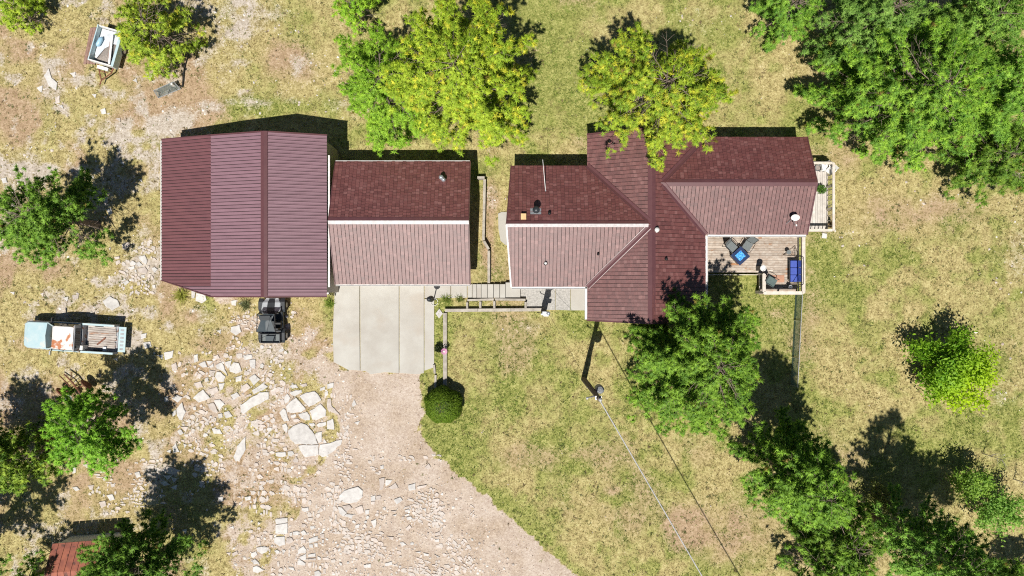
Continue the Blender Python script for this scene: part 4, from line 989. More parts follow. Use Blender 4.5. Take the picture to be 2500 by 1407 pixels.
# ------------------------------------------------------------------ vehicles
TR = thing('pickup_truck', 'old pale blue pickup with rusty white roof and lowered tailgate', 'pickup', (-27.08, -3.0, 0), R(-3.6))
def loft(m, secs, mm=0):
    """secs: list of (x, [(y,z)...]) cross-sections of equal count, closed"""
    k = len(secs[0][1]); vs = [(x, y, z) for x, s in secs for y, z in s]; fs = []
    for i in range(len(secs)-1):
        for j in range(k):
            a = i*k+j; b = i*k+(j+1) % k; fs.append((a, a+k, b+k, b))
    fs.append(tuple(range(k))); fs.append(tuple(range((len(secs)-1)*k, len(secs)*k))[::-1]); m.add(vs, fs, mm); return m
def sec(w, z0, z1, r=.08): return [(-w, z0), (w, z0), (w, z1-r), (w-r, z1), (-w+r, z1), (-w, z1-r)]
loft(MB(), [(-2.84, sec(.60, .50, .88)), (-2.76, sec(.76, .42, .95)), (-2.6, sec(.83, .40, .99)), (-2.2, sec(.86, .38, 1.02)), (-1.2, sec(.87, .38, 1.06)), (-1.18, sec(.87, .38, .98)), (.72, sec(.87, .38, .98))]).build('body', TRUST, TR)
loft(MB(), [(-2.85, sec(.52, .84, .90, .03)), (-2.76, sec(.70, .90, .98, .03)), (-2.55, sec(.79, .95, 1.04, .04)), (-1.9, sec(.81, .99, 1.09, .04)), (-1.32, sec(.82, 1.0, 1.12, .04))]).build('hood', TBLUE, TR)
loft(MB(), [(-.62, sec(.66, 1.66, 1.72, .03)), (-.45, sec(.70, 1.70, 1.77, .03)), (.45, sec(.70, 1.70, 1.78, .03)), (.66, sec(.68, 1.67, 1.74, .03))]).build('cab_roof', TWHITE, TR)
m = MB(); m.add([(-1.36, -.76, 1.10), (-1.44, 0, 1.10), (-1.36, .76, 1.10), (-.63, .62, 1.67), (-.68, 0, 1.68), (-.63, -.62, 1.67)], [(0,1,4,5),(1,2,3,4)]); m.build('windshield', GLASSD, TR)
for s in (-1, 1):
    MB().beam((-1.34, s*.80, 1.06), (-.62, s*.67, 1.70), .06, .05).build('pillar', TBLUE, TR)
    MB().add([(-1.1, s*.84, 1.05), (.62, s*.84, 1.05), (.60, s*.70, 1.68), (-.62, s*.68, 1.68)], [(0,1,2,3)]).build('side_window', GLASSD, TR)
    MB().beam((-.28, s*.85, 1.0), (-.22, s*.70, 1.69), .05, .04).build('pillar', TRUST, TR)
    MB().beam((.66, s*.84, 1.0), (.64, s*.69, 1.70), .07, .05).build('pillar', TWHITE, TR)
    MB().beam((-1.1, s*.87, 1.02), (.68, s*.87, 1.02), .05, .06).build('belt_trim', TBLUE, TR)
    MB().beam((.74, s*.85, 1.02), (2.72, s*.85, 1.02), .12, .08).build('bed_rail', TBLUE, TR)
    MB().box(.74, 2.72, s*.85-.06, s*.85+.06, .45, .98).build('bed_side', TRUST, TR)
    MB().lathe([(.09, 0), (.10, .02), (.06, .05)], n=10).build('headlight', GLASSD, TR).location = (-2.74, s*.60, .72)
    mr = MB().box(-.05, .03, -.12, .12, -.08, .08).build('mirror', BLACK if s > 0 else GALV, TR, bevel=.01); mr.location = (-1.02, s*1.02, 1.15)
    MB().beam((-1.02, s*.86, 1.08), (-1.02, s*.98, 1.12), .03, .02).build('mirror_arm', BLACK, TR)
    for xw in (-1.85, 1.55):
        w = MB().lathe([(.20, -.10), (.36, -.09), (.38, 0), (.36, .09), (.20, .10)], n=18).build('wheel', TYRE, TR); w.location = (xw, s*.80, .38); w.rotation_euler = (R(90), 0, 0)
        MB().lathe([(.06, .08), (.19, .105), (.06, .12)], n=14).build('rim', GALV, w)
MB().box(.68, .72, -.80, .80, .98, 1.70).build('cab_back', TRUST, TR); MB().box(.722, .735, -.6, .6, 1.15, 1.6).build('rear_window', GLASSD, TR)
MB().box(.74, .80, -.80, .80, .45, 1.02).build('bed_front', TRUST, TR); MB().box(.74, 2.72, -.79, .79, .50, .55).build('bed_floor', TRUST, TR)
pm = mk('weathered_bed_plank', (.52,.48,.44), (.27,.22,.19), .9, 6, .3, 30, stretch=(.5,4,4), vary=.15, rust=(.34,.19,.12), rust_amt=.6, rust_scale=1.4)
for k in range(11):
    y0 = -.76+k*.139; MB().box(.86+random.uniform(0, .12), 2.66-random.uniform(0, .1), y0, y0+.122, .55, .60+random.uniform(0, .03)).build('bed_plank', pm, TR)
MB().box(2.74, 3.20, -.78, .78, .50, .56).build('tailgate', TBLUE, TR, bevel=.015)
for k in range(6): MB().box(2.86, 3.08, -.66+k*.235, -.54+k*.235, .56, .564).build('tailgate_slot', TRUST, TR)
MB().beam((-2.84, -.80, .55), (-2.84, .80, .55), .12, .16).build('bumper', GALV, TR); MB().box(.73, .93, -.72, -.46, .62, 1.16).build('fuel_box', WHITE, TR, bevel=.01)
MB().box(-2.80, -2.77, -.5, .5, .62, .84).build('grille', BLACK, TR)
MB().beam((1.5, -.40, .64), (2.0, .05, .64), .10, .03).build('scrap_board', RUSTM, TR); MB().box(1.9, 2.1, -.76, -.5, .60, .70).build('scrap_box', TARP, TR)

UT = thing('utility_vehicle', 'black off-road utility vehicle with silver hood under the barn eave', 'utility vehicle', (-14.78, -2.0, 0))
loft(MB(), [(-1.2, [(0,0)]*1)] if False else [(0, sec(.1,.1,.2))]*2) if False else None
def loft_y(secs): 
    m = loft(MB(), secs); m.v = [(y, -x, z) for x, y, z in m.v]; return m          # runs along y, front at +y
loft_y([(-1.35, sec(.45,.35,.62)), (-1.2, sec(.60,.35,.80)), (-.55, sec(.66,.35,.98)), (-.5, sec(.62,.35,.60)), (.6, sec(.64,.35,.60)), (.62, sec(.66,.35,.86)), (1.35, sec(.62,.45,.84))]).build('body', DARKP, UT)
loft_y([(-1.36, sec(.40,.60,.68,.03)), (-1.1, sec(.56,.78,.86,.04)), (-.55, sec(.60,.95,1.02,.04))]).build('hood', SILVER, UT)
loft_y([(-1.34, sec(.17,.68,.71,.02)), (-1.1, sec(.22,.86,.89,.02)), (-.56, sec(.24,1.01,1.05,.02))]).build('hood_stripe', DARKP, UT)
ROOFM = mk('slate_plastic', (.035,.05,.06), (.045,.06,.07), .4, spec=.5)
m = MB(); m.add([(-.50,.42,1.84),(.50,.42,1.84),(.32,.02,1.86),(.56,-.62,1.84),(-.56,-.62,1.84),(-.32,.02,1.86),(0,.30,1.89),(0,-.02,1.91),(0,-.55,1.89)], [(0,1,6),(1,2,7,6),(0,6,7,5),(2,3,8,7),(5,7,8,4),(3,4,8)])
m.build('roof', ROOFM, UT); MB().box(-.34,.34,.06,.34,1.90,1.93).build('roof_panel', DARKP, UT, bevel=.01)
for s in (-1, 1):
    MB().tube([(s*.60, .58, .95), (s*.52, .42, 1.82), (s*.56, -.62, 1.82), (s*.60, -.80, .9)], .028, 7).build('roll_cage', BLACK, UT)
    MB().box(s*.34-.22, s*.34+.22, -.45, .0, .60, .78).build('seat', BLACK, UT, bevel=.03); MB().box(s*.34-.20, s*.34+.20, -.56, -.44, .75, 1.25).build('seat_back', BLACK, UT, bevel=.03)
    for yw in (.95, -.95):
        w = MB().lathe([(.18, -.13), (.30, -.12), (.34, 0), (.30, .12), (.18, .13)], n=16).build('wheel', TYRE, UT); w.location = (s*.66, yw, .34); w.rotation_euler = (0, R(90), 0)
        MB().lathe([(.05, .10), (.17, .135), (.05, .14)], n=12).build('rim', SILVER, w)
        loft_y([(-yw-.42, sec(.14,.62,.66,.02)), (-yw-.2, sec(.16,.74,.79,.02)), (-yw+.25, sec(.16,.74,.79,.02)), (-yw+.42, sec(.14,.64,.68,.02))]).build('fender', DARKP, UT).location = (s*.66, 0, .04)
    MB().box(s*.30-.08, s*.30+.08, 1.30, 1.38, .58, .68).build('headlight', WHITE, UT, bevel=.01)
m = MB(); [m.box(*b) for b in ((-.58,.58,-1.38,-1.34,.84,1.08),(-.58,.58,-.84,-.80,.84,1.10),(-.60,-.56,-1.36,-.82,.84,1.08),(.56,.60,-1.36,-.82,.84,1.08))]; m.build('cargo_box', DARKP, UT)
MB().box(-.54,.54,-1.33,-.85,.85,.88).build('cargo_floor', GREYP, UT); MB().box(-.30,.26,-1.25,-.92,.88,1.02).build('cargo_load', ROOFM, UT, bevel=.02)
MB().tube([(.30,-.80,1.0),(.15,-1.36,1.12)], .02, 6).build('strut', BLACK, UT); MB().beam((-.56,.44,1.22),(.56,.44,1.22), .04,.03).build('dash_bar', BLACK, UT)
MB().add([(-.54,.60,1.02),(.54,.60,1.02),(.48,.44,1.80),(-.48,.44,1.80)], [(0,1,2,3)]).build('windshield', mk('tinted_screen', (.03,.04,.045), (.04,.05,.055), .1, spec=.8), UT)
MB().tube([(.0,-.78,1.0),(.0,-.95,2.6),(-.02,-1.0,4.9)], [.012,.010,.008], 5).build('whip', BLACK, UT); MB().add([(-.02,-1.0,4.9),(-.02,-.98,4.6),(.18,-.97,4.74)], [(0,1,2)]).build('whip_flag', BLACK, UT)

# box trailer
TL = thing('box_trailer', 'white box trailer loaded with gravel and tarp below a pine', 'trailer', P(268, 118, .5)[:2]+(0,), R(-16))
BW, BLn = 1.62, 2.25
m = MB(); [m.box(*b, .45, 1.0) for b in ((-BW/2, -BW/2+.06, -BLn/2, BLn/2), (BW/2-.16, BW/2, -BLn/2, BLn/2))]; m.build('side_wall', TBLUE, TL)
MB().box(-BW/2+.06, BW/2-.16, -BLn/2, -BLn/2+.07, .45, 1.0).build('front_wall', WHITE, TL); MB().box(-BW/2+.06, BW/2-.16, BLn/2-.07, BLn/2, .45, .9).build('rear_wall', WHITE, TL)
MB().box(-BW/2, BW/2, -BLn/2, BLn/2, .40, .45).build('floor', TWHITE, TL)
m = MB(); m.add([(-.70,-1.04,.46),(.60,-1.04,.46),(.60,1.0,.46),(-.70,1.0,.46),(-.55,-.95,.58),(.5,-.95,.66),(.35,.2,.72),(-.1,-.1,.70),(.1,-.5,.80)], [(0,1,5,4),(1,2,6,5),(4,5,8),(5,6,8),(4,8,7),(7,8,6),(0,4,7,3),(7,6,2,3)]); m.build('gravel_load', DIRTLOAD, TL)
m = MB(); m.add([(-.70,1.02,.62),(.60,1.02,.64),(.60,.30,.70),(.30,.25,.77),(-.15,-.15,.74),(-.55,-.85,.62),(-.72,-.6,.60),(-.05,.55,.76)], [(0,1,7),(1,2,3,7),(7,3,4),(7,4,5,6),(7,6,0)]); m.build('tarp', TARP, TL)
MB().beam((.46,-1.0,.86), (.16,.75,.86), .13, .06).build('plank', WHITE, TL); MB().beam((.30,-.7,.80), (.12,.35,.82), .05, .05).build('plank', BROWNB, TL)
bt = MB().tube([(0,-.32,0),(0,-.2,.02),(0,.2,.02),(0,.34,0)], [.05,.13,.14,.04], 8).build('blue_jug', BLUEPL, TL, smooth=True); bt.location = (-.5,.15,.82); bt.rotation_euler = (0,0,R(-12))
MB().tube([(-.5,-BLn/2,.42),(0,-2.05,.42)], .045, 6).build('tongue', RUSTM, TL); MB().tube([(.5,-BLn/2,.42),(.46,-1.45,.42),(0,-2.05,.42)], .045, 6).build('tongue', RUSTM, TL)
MB().tube([(0,-2.0,.42),(-.02,-2.35,.42)], .04, 6).build('coupler', RUSTM, TL); MB().tube([(-.25,-1.5,.42),(.25,-1.5,.42)], .03, 6).build('cross_bar', RUSTM, TL); MB().box(-.42,.28,-BLn/2-.28,-BLn/2-.08,.40,.55).build('tool_box', WHITE, TL, bevel=.01)
for s in (-1, 1):
    w = MB().lathe([(.16,-.09),(.29,-.08),(.31,0),(.29,.08),(.16,.09)], n=16).build('wheel', TYRE, TL); w.location = (s*(BW/2-.12), .1, .31) if s < 0 else (s*(BW/2-.06), .1, .31); w.rotation_euler = (0, R(90), 0)
    MB().lathe([(.05,.07),(.15,.09),(.05,.1)], n=12).build('rim', GALV, w)
x, y, _ = P(228, 112); t = thing('board_stack', 'weathered red-brown boards lying left of the trailer', 'boards', (x, y, 0), R(-11))
for k in range(4): MB().box(-.38+k*.19, -.21+k*.19, -1.25+random.uniform(-.1,.1), 1.15+random.uniform(-.1,.1), 0, .05+.01*k).build('board', BROWNB, t)

# wire panel, forked pole
x, y, _ = P(413, 222); t = thing('wire_panel', 'grey-green wire mesh panel leaning low in the dry grass', 'panel', (x, y, 0), R(24))
fr = [(-.78,-.16,.06),(.72,-.20,.06),(.62,.20,.46),(-.72,.20,.46)]
for k in range(4): MB().tube([fr[k], fr[(k+1) % 4]], .025, 6).build('frame_bar', GALV, t)
MB().tube([fr[0], (-.45,.02,.28), fr[3]], .02, 5).build('brace', BLACK, t); MB().tube([(-.1,-.17,.07),(.15,-.02,.22),(.45,0,.24),(.5,-.19,.07)], .018, 6).build('brace', BLACK, t)
m = MB()
for k in range(1, 28):
    a = Vector(fr[0]).lerp(Vector(fr[1]), k/28); b = Vector(fr[3]).lerp(Vector(fr[2]), k/28); m.beam(a, b, .016, .010)
for k in range(1, 9):
    a = Vector(fr[0]).lerp(Vector(fr[3]), k/9); b = Vector(fr[1]).lerp(Vector(fr[2]), k/9); m.beam(a, b, .016, .010)
m.build('wire_mesh', mk('dull_green_wire', (.20,.24,.23), (.15,.18,.17), .6), t, kind='stuff'); MB().beam((.50,.05,0),(.50,.05,.62), .12,.1).build('white_post', WHITE, t)
for q in ((.62,.20,.46),(-.72,.20,.46)): MB().tube([q, (q[0], q[1]+.1, 0)], .02, 5).build('leg', GALV, t)
x, y, _ = P(445, 213); t = thing('forked_pole', 'dark forked pole lying in the grass beside the wire panel', 'pole', (x, y, 0))
def rel(px_, py_, z): a = P(px_, py_, z); return (a[0]-x, a[1]-y, z)
MB().tube([rel(430,206,.1), rel(445,213,.08), rel(447,196,.07), rel(448,180,.07), rel(451,161,.07)], [.035,.045,.045,.04,.035], 7).build('shaft', BLACK, t)
MB().tube([rel(451,161,.07), rel(432,147,.06), rel(425,143,.05)], [.03,.022,.012], 6).build('fork_arm', BLACK, t); MB().tube([rel(451,161,.07), rel(457,143,.06), rel(463,129,.05)], [.03,.024,.012], 6).build('fork_arm', BLACK, t)

# rusted farm implements
x, y, _ = P(190, 945); t = thing('rusty_implement', 'rusted old farm implement with iron seat beside small pine', 'farm implement', (x, y, 0), R(-52))
MB().tube([(-1.0,.1,.5),(-.3,.25,.62),(.4,.22,.6),(1.0,.0,.5)], [.04,.05,.05,.04], 7).build('main_beam', RUSTM, t)
MB().tube([(-1.15,-.25,.4),(-.3,-.05,.55),(.5,-.1,.55)], .035, 6).build('frame_bar', RUSTM, t); MB().tube([(-.9,.45,.35),(-.4,.15,.5)], .03, 6).build('frame_bar', RUSTM, t)
for k in range(4): MB().tube([(-.5+k*.22,.35,.45),(-.45+k*.2,-.35,.5)], .02, 5).build('tine_bar', RUSTM, t)
MB().lathe([(.02,.0),(.16,.02),(.24,.09),(.22,.09),(.13,.04)], (.45,-.45,.75), 14).build('seat', GALV, t); MB().tube([(.2,-.1,.55),(.45,-.45,.76)], .025, 6).build('seat_spring', RUSTM, t)
for xw, yw in ((.35,.75),(-.2,-.75)):
    w = MB().lathe([(.34,-.03),(.42,-.03),(.42,.03),(.34,.03)], n=20).build('wheel', RUSTM, t); w.location = (xw, yw, .42); w.rotation_euler = (R(84), 0, R(8))
    for k in range(5): a = k*1.257; MB().tube([(0,0,0),(.38*math.cos(a),.38*math.sin(a),0)], .018, 5).build('spoke', RUSTM, w)
MB().tube([(.35,.75,.42),(-.2,-.75,.42)], .03, 6).build('axle', RUSTM, t)
x, y, _ = P(118, 1062); t = thing('rusty_box', 'dark red rusted metal box under the left pines', 'machinery', (x, y, 0), R(10))
MB().box(-.32,.32,-.42,.42,.12,.70).build('housing', REDROOF, t, bevel=.02); MB().box(-.36,.36,-.46,.46,.70,.74).build('lid', RUSTM, t); MB().tube([(.42,-.5,.1),(.46,.3,.6)], .03, 6).build('handle', RUSTM, t)
for s in (-1, 1): MB().box(s*.26-.04, s*.26+.04, -.4,.4,0,.12).build('skid', RUSTM, t)

# ------------------------------------------------------------------ trees
FOL = np.array((2.2, 2.1, 1.4))
def unit(a): return a/np.maximum(np.linalg.norm(a, axis=-1, keepdims=True), 1e-9)
def tufts_mesh(name, parent, C, D, size, c1, c2, g, K=26, wid=.040, spread=1.35, brown=.01, third=None):
    n = len(C)
    q = unit(D[:, None, :]*.9 + g.normal(size=(n, K, 3))*spread*.75)
    L_ = (size[:, None]*(.75+.45*g.random((n, K))))[..., None]
    s = unit(np.cross(q, g.normal(size=(n, K, 3))*.55+np.array([0, 0, 1.])))*(wid*(.8+.5*g.random((n, K, 1))))
    base = C[:, None, :]-q*L_*.12
    v = np.stack([base+s*.7, base-s*.7, C[:, None, :]+q*L_+s*.25], 2).reshape(-1, 3)
    f = g.random((n, 1)); tn = np.array(c1)*(1-f)+np.array(c2)*f
    if third is not None:
        k = g.random(n) < third[1]; tn[k] = np.array(third[0])*(.8+.4*g.random((k.sum(), 1)))
    b = g.random(n) < brown; tn[b] = np.array((.13,.11,.035))*(.8+.5*g.random((b.sum(), 1)))
    tn = tn*FOL
    t3 = np.repeat(tn[:, None, :], K, 1)*(.82+.36*g.random((n, K, 1)))
    t3 = np.repeat(t3.reshape(-1, 3), 3, 0); t4 = np.concatenate([t3, np.ones((len(t3), 1))], 1)
    nv = unit(q*.75+D[:, None, :]*.55+np.array([0, 0, .35])); nv = np.repeat(nv.reshape(-1, 3), 3, 0)
    return fast_mesh(name, v, np.arange(len(v)).reshape(-1, 3), LEAF, parent, t4, True, nv)

PGA, PGB = (.085,.165,.022), (.20,.30,.040)
def pine(label, base, h, r, seed, cs=.22, lean=(0, 0), cone=.3, n=None, c1=PGA, c2=PGB, tsize=.215, brown=.008, third=None, name='pine_tree', sq=(1, 1), group='pine trees around the house', limbs=None, gaps=.55):
    """base in photo pixels on the ground; lean = offset of the top in metres"""
    g = np.random.default_rng(seed); rd = random.Random(seed)
    x, y, _ = P(*base); t = thing(name, label, 'tree', (x, y, 0), 0, group)
    tr = lambda z: np.array([lean[0]*(z/h)**1.3, lean[1]*(z/h)**1.3, z])
    m = MB(); zs = [-.15, .25*h, .5*h, .75*h, h*.985]; rb = .028*h+.03
    m.tube([tuple(tr(max(z, 0))+(0, 0, min(z, 0))) for z in zs], [rb, rb*.78, rb*.58, rb*.34, .02], 8)
    nl = limbs or int(26+h*3.5); C = []; D = []; ga = 2.39996
    az0 = rd.random()*6.28
    lob = [(rd.random()*6.28, rd.uniform(.75, 1.2)) for _ in range(5)]
    for i in range(nl):
        f = (i+.5)/nl; z = h*(cs+(1-cs)*f**.85)
        prof = (1-cone)*math.sqrt(max(0, 1-((f-.30)/.72)**2 if f > .30 else 1-((.30-f)/.62)**2)) + cone*(1.02-f)
        az = az0+i*ga+rd.uniform(-.35, .35)
        k = 1.0
        for la, lw in lob: k += (lw-1)*max(0, math.cos(az-la))**3
        Ln = r*max(.12, prof)*rd.uniform(.72, 1.12)*k
        d = np.array([math.cos(az)*sq[0], math.sin(az)*sq[1], 0]); rise = .12+.75*f+rd.uniform(-.1, .12); b0 = tr(z*.97)
        pt = lambda s: b0+d*Ln*s+np.array([0, 0, Ln*(rise*s-.30*s*s)*.8])
        m.tube([tuple(pt(s)) for s in (0, .35, .7, 1)], [max(.015, .014*Ln+.008), .009*Ln+.008, .010, .005], 4)
        nt_ = max(4, int(Ln*9))
        for j in range(nt_):
            s = .20*(1-f)+.03+.84*((j+rd.random())/nt_)**.75; p = pt(min(s, 1)); sd = 1 if j % 2 else -1
            a2 = az+sd*rd.uniform(.2, 1.15); tl = (.22+.26*Ln*(1.15-s))*rd.uniform(.6, 1.15)
            td = np.array([math.cos(a2), math.sin(a2), rd.uniform(.05, .5)])
            if rd.random() < .35: m.tube([tuple(p), tuple(p+td*tl)], [.010, .005], 3)
            nk = max(1, int(tl/.17))
            for q in range(nk):
                u = (q+1)/nk; C.append(p+td*tl*u+np.array([rd.uniform(-.06, .06), rd.uniform(-.06, .06), rd.uniform(-.04, .08)])); D.append(td*.6+np.array([0, 0, .75]))
    top = tr(h); C.append(top); D.append(np.array([0, 0, 1.]))
    C = np.array(C); D = unit(np.array(D)); keep = np.ones(len(C), bool)
    nn = fbm(C[:, 0]*1.1+seed*3.1+50, C[:, 1]*1.1+C[:, 2]*.6+50, seed % 97, 2); keep &= nn > gaps*.66
    C = C[keep]; D = D[keep]
    m.build('trunk', BARK, t)
    tufts_mesh('crown', t, C, D, tsize*(.8+.45*g.random(len(C))), c1, c2, g, brown=brown, third=third)
    return t, len(C)

def broadleaf(label, base, h, r, seed, c1, c2, n=4200, leaf=.10, name='broadleaf_tree', lean=(0, 0), group=None, sq=1.0, third=None):
    g = np.random.default_rng(seed); rd = random.Random(seed)
    x, y, _ = P(*base); t = thing(name, label, 'tree', (x, y, 0), 0, group)
    m = MB(); m.tube([(0, 0, -.1), (lean[0]*.3, lean[1]*.3, h*.35), (lean[0]*.6, lean[1]*.6, h*.6)], [.09, .06, .04], 7)
    pts = []
    for i in range(26):
        a = i*2.4+rd.random(); e = rd.uniform(.1, 1.25); q = r*rd.uniform(.55, 1.08)
        c0 = np.array([lean[0]*.5, lean[1]*.5, h*.3]); d = np.array([math.cos(a)*math.cos(e), math.sin(a)*math.cos(e)*sq, math.sin(e)*(h*.68/r)])
        tip = c0+d*q; m.tube([tuple(c0*rd.uniform(.6, 1)), tuple(c0+d*q*.5), tuple(tip)], [.035, .02, .008], 4)
        k = n//26
        u = .35+.7*g.random(k)**.7; cl = (c0+d*q*u[:, None])+g.normal(size=(k, 3))*(.10*r+.05)*np.array([1, 1, .8]); pts.append(cl)
    p = np.concatenate(pts); p[:, 2] = np.maximum(p[:, 2], .1); k = len(p)
    q = unit(g.normal(size=(k, 3))+np.array([0, 0, .5])); s = unit(np.cross(q, g.normal(size=(k, 3)))); w = unit(np.cross(q, s))
    L_ = leaf*(.6+.8*g.random((k, 1)))
    v = np.stack([p-s*L_*.5, p-w*L_*.9, p+s*L_*.5, p+w*L_*.9], 1).reshape(-1, 3)
    f = g.random((k, 1)); tn = np.array(c1)*(1-f)+np.array(c2)*f
    if third is not None:
        dx, dy, cc = third; e = np.clip((p[:, 0]*dx+p[:, 1]*dy)/r+.35, 0, 1)[:, None]; tn = tn*(1-e)+np.array(cc)*e*(.8+.4*g.random((k, 1)))
    t4 = np.repeat(np.concatenate([tn*np.array((1.6, 1.55, 1.3)), np.ones((k, 1))], 1), 4, 0)
    m.build('trunk', BARK, t); fast_mesh('crown', v, np.arange(4*k).reshape(-1, 4), LEAF, t, t4, True, np.repeat(unit(q+unit(p-np.array([0, 0, h*.45]))*.8), 4, 0))
    return t

YG1, YG2 = (.13,.215,.025), (.26,.345,.045)
DG1, DG2 = (.055,.125,.022), (.13,.225,.036)
GB1, GB2 = (.065,.155,.03), (.15,.27,.05)
# big pines north of the buildings
pine('large yellow-green pine overhanging the garage roof', (1132, 278), 10.8, 4.35, 101, .27, (.2,-.1), .18, c1=YG1, c2=YG2, brown=.012, third=((.31,.33,.045), .14), limbs=84)
pine('dense mid-green pine left of the large yellow-green one', (972, 262), 7.0, 3.6, 102, .10, (0,0), .15, c1=(.10,.20,.025), c2=(.20,.33,.045), limbs=64)
pine('pine with yellowing right side overhanging the house north gable', (1552, 308), 10.6, 3.8, 103, .40, (.1,0), .3, c1=(.10,.18,.024), c2=(.24,.31,.04), third=((.29,.31,.045), .2), brown=.012, limbs=68)
pine('broad pine covering the back lawn edge beside the deck shadow', (1668, 862), 8.6, 4.3, 104, .14, (.1,0), .15, c1=DG1, c2=(.15,.26,.04), brown=.01, limbs=78)
# upper right grove
pine('largest pine of the upper right grove', (2120, 300), 8.8, 4.9, 105, .12, (.1,.1), .2, c1=GB1, c2=(.19,.32,.05), limbs=84)
pine('pine at the top edge of the upper right grove', (2050, 120), 7.5, 3.3, 106, .15, (0,0), .3, c1=(.07,.15,.04), c2=(.16,.27,.08), limbs=56)
pine('pale green pine in the top right corner', (2270, 130), 7.0, 3.0, 107, .15, (0,0), .3, c1=(.08,.17,.04), c2=(.18,.30,.07), limbs=52)
pine('pine at the right edge of the upper right grove', (2300, 270), 8.6, 3.6, 108, .14, (0,0), .25, c1=GB1, c2=(.17,.30,.05), limbs=60)
pine('low dark pine at the right edge below the grove', (2360, 405), 4.6, 2.6, 109, .12, (0,0), .2, c1=DG1, c2=(.13,.21,.035), limbs=50)
pine('small pine at the top edge right of the yellowing pine', (1888, 60), 4.2, 1.9, 110, .1, (0,0), .3, c1=GB1, c2=(.16,.28,.05), limbs=40)
pine('small bright pine cut by the top edge left of centre', (890, 55), 4.5, 1.5, 111, .1, (0,0), .3, c1=(.11,.23,.025), c2=(.23,.36,.045), limbs=34)
# left side
pine('bushy pine at the left edge above the pickup', (238, 548), 7.4, 2.9, 112, .28, (-.1,-.1), .25, c1=DG1, c2=(.14,.25,.045), limbs=62)
pine('small pine leaning over the white trailer', (430, 112), 4.6, 2.3, 113, .10, (0,0), .2, c1=(.12,.19,.03), c2=(.25,.33,.05), third=((.29,.30,.05), .12), limbs=48, gaps=.62)
pine('tiny yellow-green pine in the top left corner', (95, 55), 2.6, 1.2, 114, .08, (0,0), .2, c1=YG1, c2=YG2, limbs=28)
pine('leaning bright pine behind the rusty farm implement', (275, 1008), 6.6, 2.5, 115, .34, (1.6,-.1), .25, c1=(.075,.18,.022), c2=(.16,.31,.04), limbs=50)
pine('pine at the left edge below the rusty implement', (112, 1095), 4.6, 2.0, 116, .15, (-.3,0), .2, c1=DG1, c2=(.20,.28,.045), limbs=44)
pine('pine shading the small red shed', (432, 1322), 8.0, 3.1, 117, .32, (-.1,.1), .25, c1=(.05,.12,.022), c2=(.12,.22,.04), limbs=76)
pine('dark pine mostly outside the left edge', (60, 1085), 7.0, 2.0, 118, .3, (0,0), .2, c1=DG1, c2=DG2, limbs=40)
pine('crooked pine outside the lower left edge casting shade', (-15, 1300), 7.0, 2.2, 119, .45, (2.6,.3), .2, c1=DG1, c2=DG2, limbs=40, gaps=.7)
pine('pine left of the small red shed', (120, 1385), 4.8, 1.7, 120, .2, (0,0), .2, c1=DG1, c2=DG2, limbs=32, gaps=.62)
# lower right
pine('tall dark pine casting a long shadow on the back lawn', (1852, 1102), 11.0, 2.6, 121, .22, (0,0), .2, c1=DG1, c2=(.15,.27,.04), limbs=80)
pine('tall narrow pine in the lower right group', (2126, 1262), 13.2, 2.4, 122, .20, (0,0), .35, c1=(.065,.15,.03), c2=(.15,.28,.06), limbs=90)
pine('pine rising from the bottom edge at lower right', (2226, 1328), 10.2, 2.6, 123, .16, (0,0), .3, c1=DG1, c2=(.14,.25,.04), limbs=74)
pine('low spreading pine at the bottom edge of the lower right group', (1958, 1345), 6.6, 2.9, 124, .12, (0,0), .2, c1=DG1, c2=(.14,.25,.04), limbs=60)
pine('pine standing just below the tall dark pine', (1985, 1265), 6.4, 2.3, 125, .2, (0,0), .25, c1=(.05,.11,.02), c2=(.13,.22,.035), limbs=46, gaps=.62)
pine('pine cut by the bottom right corner', (2440, 1420), 5.0, 1.8, 126, .15, (0,0), .3, c1=DG1, c2=DG2, limbs=34)
broadleaf('bright lime-green leafy tree alone on the right lawn', (2284, 893), 3.7, 2.5, 131, (.09,.22,.015), (.21,.36,.03), 13000, .11, third=(.8,-.6,(.30,.43,.02)))
broadleaf('small green leafy tree in the lower right group', (2330, 1165), 2.9, 1.25, 132, (.10,.20,.03), (.22,.34,.06), 2600, .09, group='small leafy trees at lower right')
broadleaf('larger of the small leafy trees near the right edge', (2395, 1225), 3.1, 1.6, 133, (.10,.22,.04), (.22,.37,.08), 3600, .09, group='small leafy trees at lower right')
broadleaf('grey-green shrub beside the tall narrow pine', (2125, 1205), 2.4, 1.2, 134, (.09,.12,.035), (.20,.22,.08), 1500, .08, name='shrub')['category'] = 'shrub'
# clipped round bush
x, y, _ = P(1085, 984); t = thing('round_bush', 'clipped round dark green bush at the edge of the drive', 'bush', (x, y, 0))
g = np.random.default_rng(5); n = 5200; d = unit(g.normal(size=(n, 3))); d[:, 2] = np.abs(d[:, 2])*.95-.05; rr = 1.12*(.88+.12*g.random((n, 1)))*(.86+.28*fbm(d[:, 0]*2.2+9, d[:, 1]*2.2+d[:, 2]+9, 44, 2))[:, None]
C = d*rr*np.array([1, 1, .85])+np.array([0, 0, .75]); C[:, 2] = np.maximum(C[:, 2], .03)
tufts_mesh('foliage', t, C, d, .10*(.7+.6*g.random(n)), (.045,.085,.010), (.10,.165,.018), g, K=5, wid=.028)

MB().lathe([(.5, 0), (.86, .4), (.88, .8), (.7, 1.25), (.35, 1.55), (.02, 1.6)], n=18).build('core', mk('dark_twigs', (.02,.03,.010), (.03,.04,.014), .95), t, smooth=True)
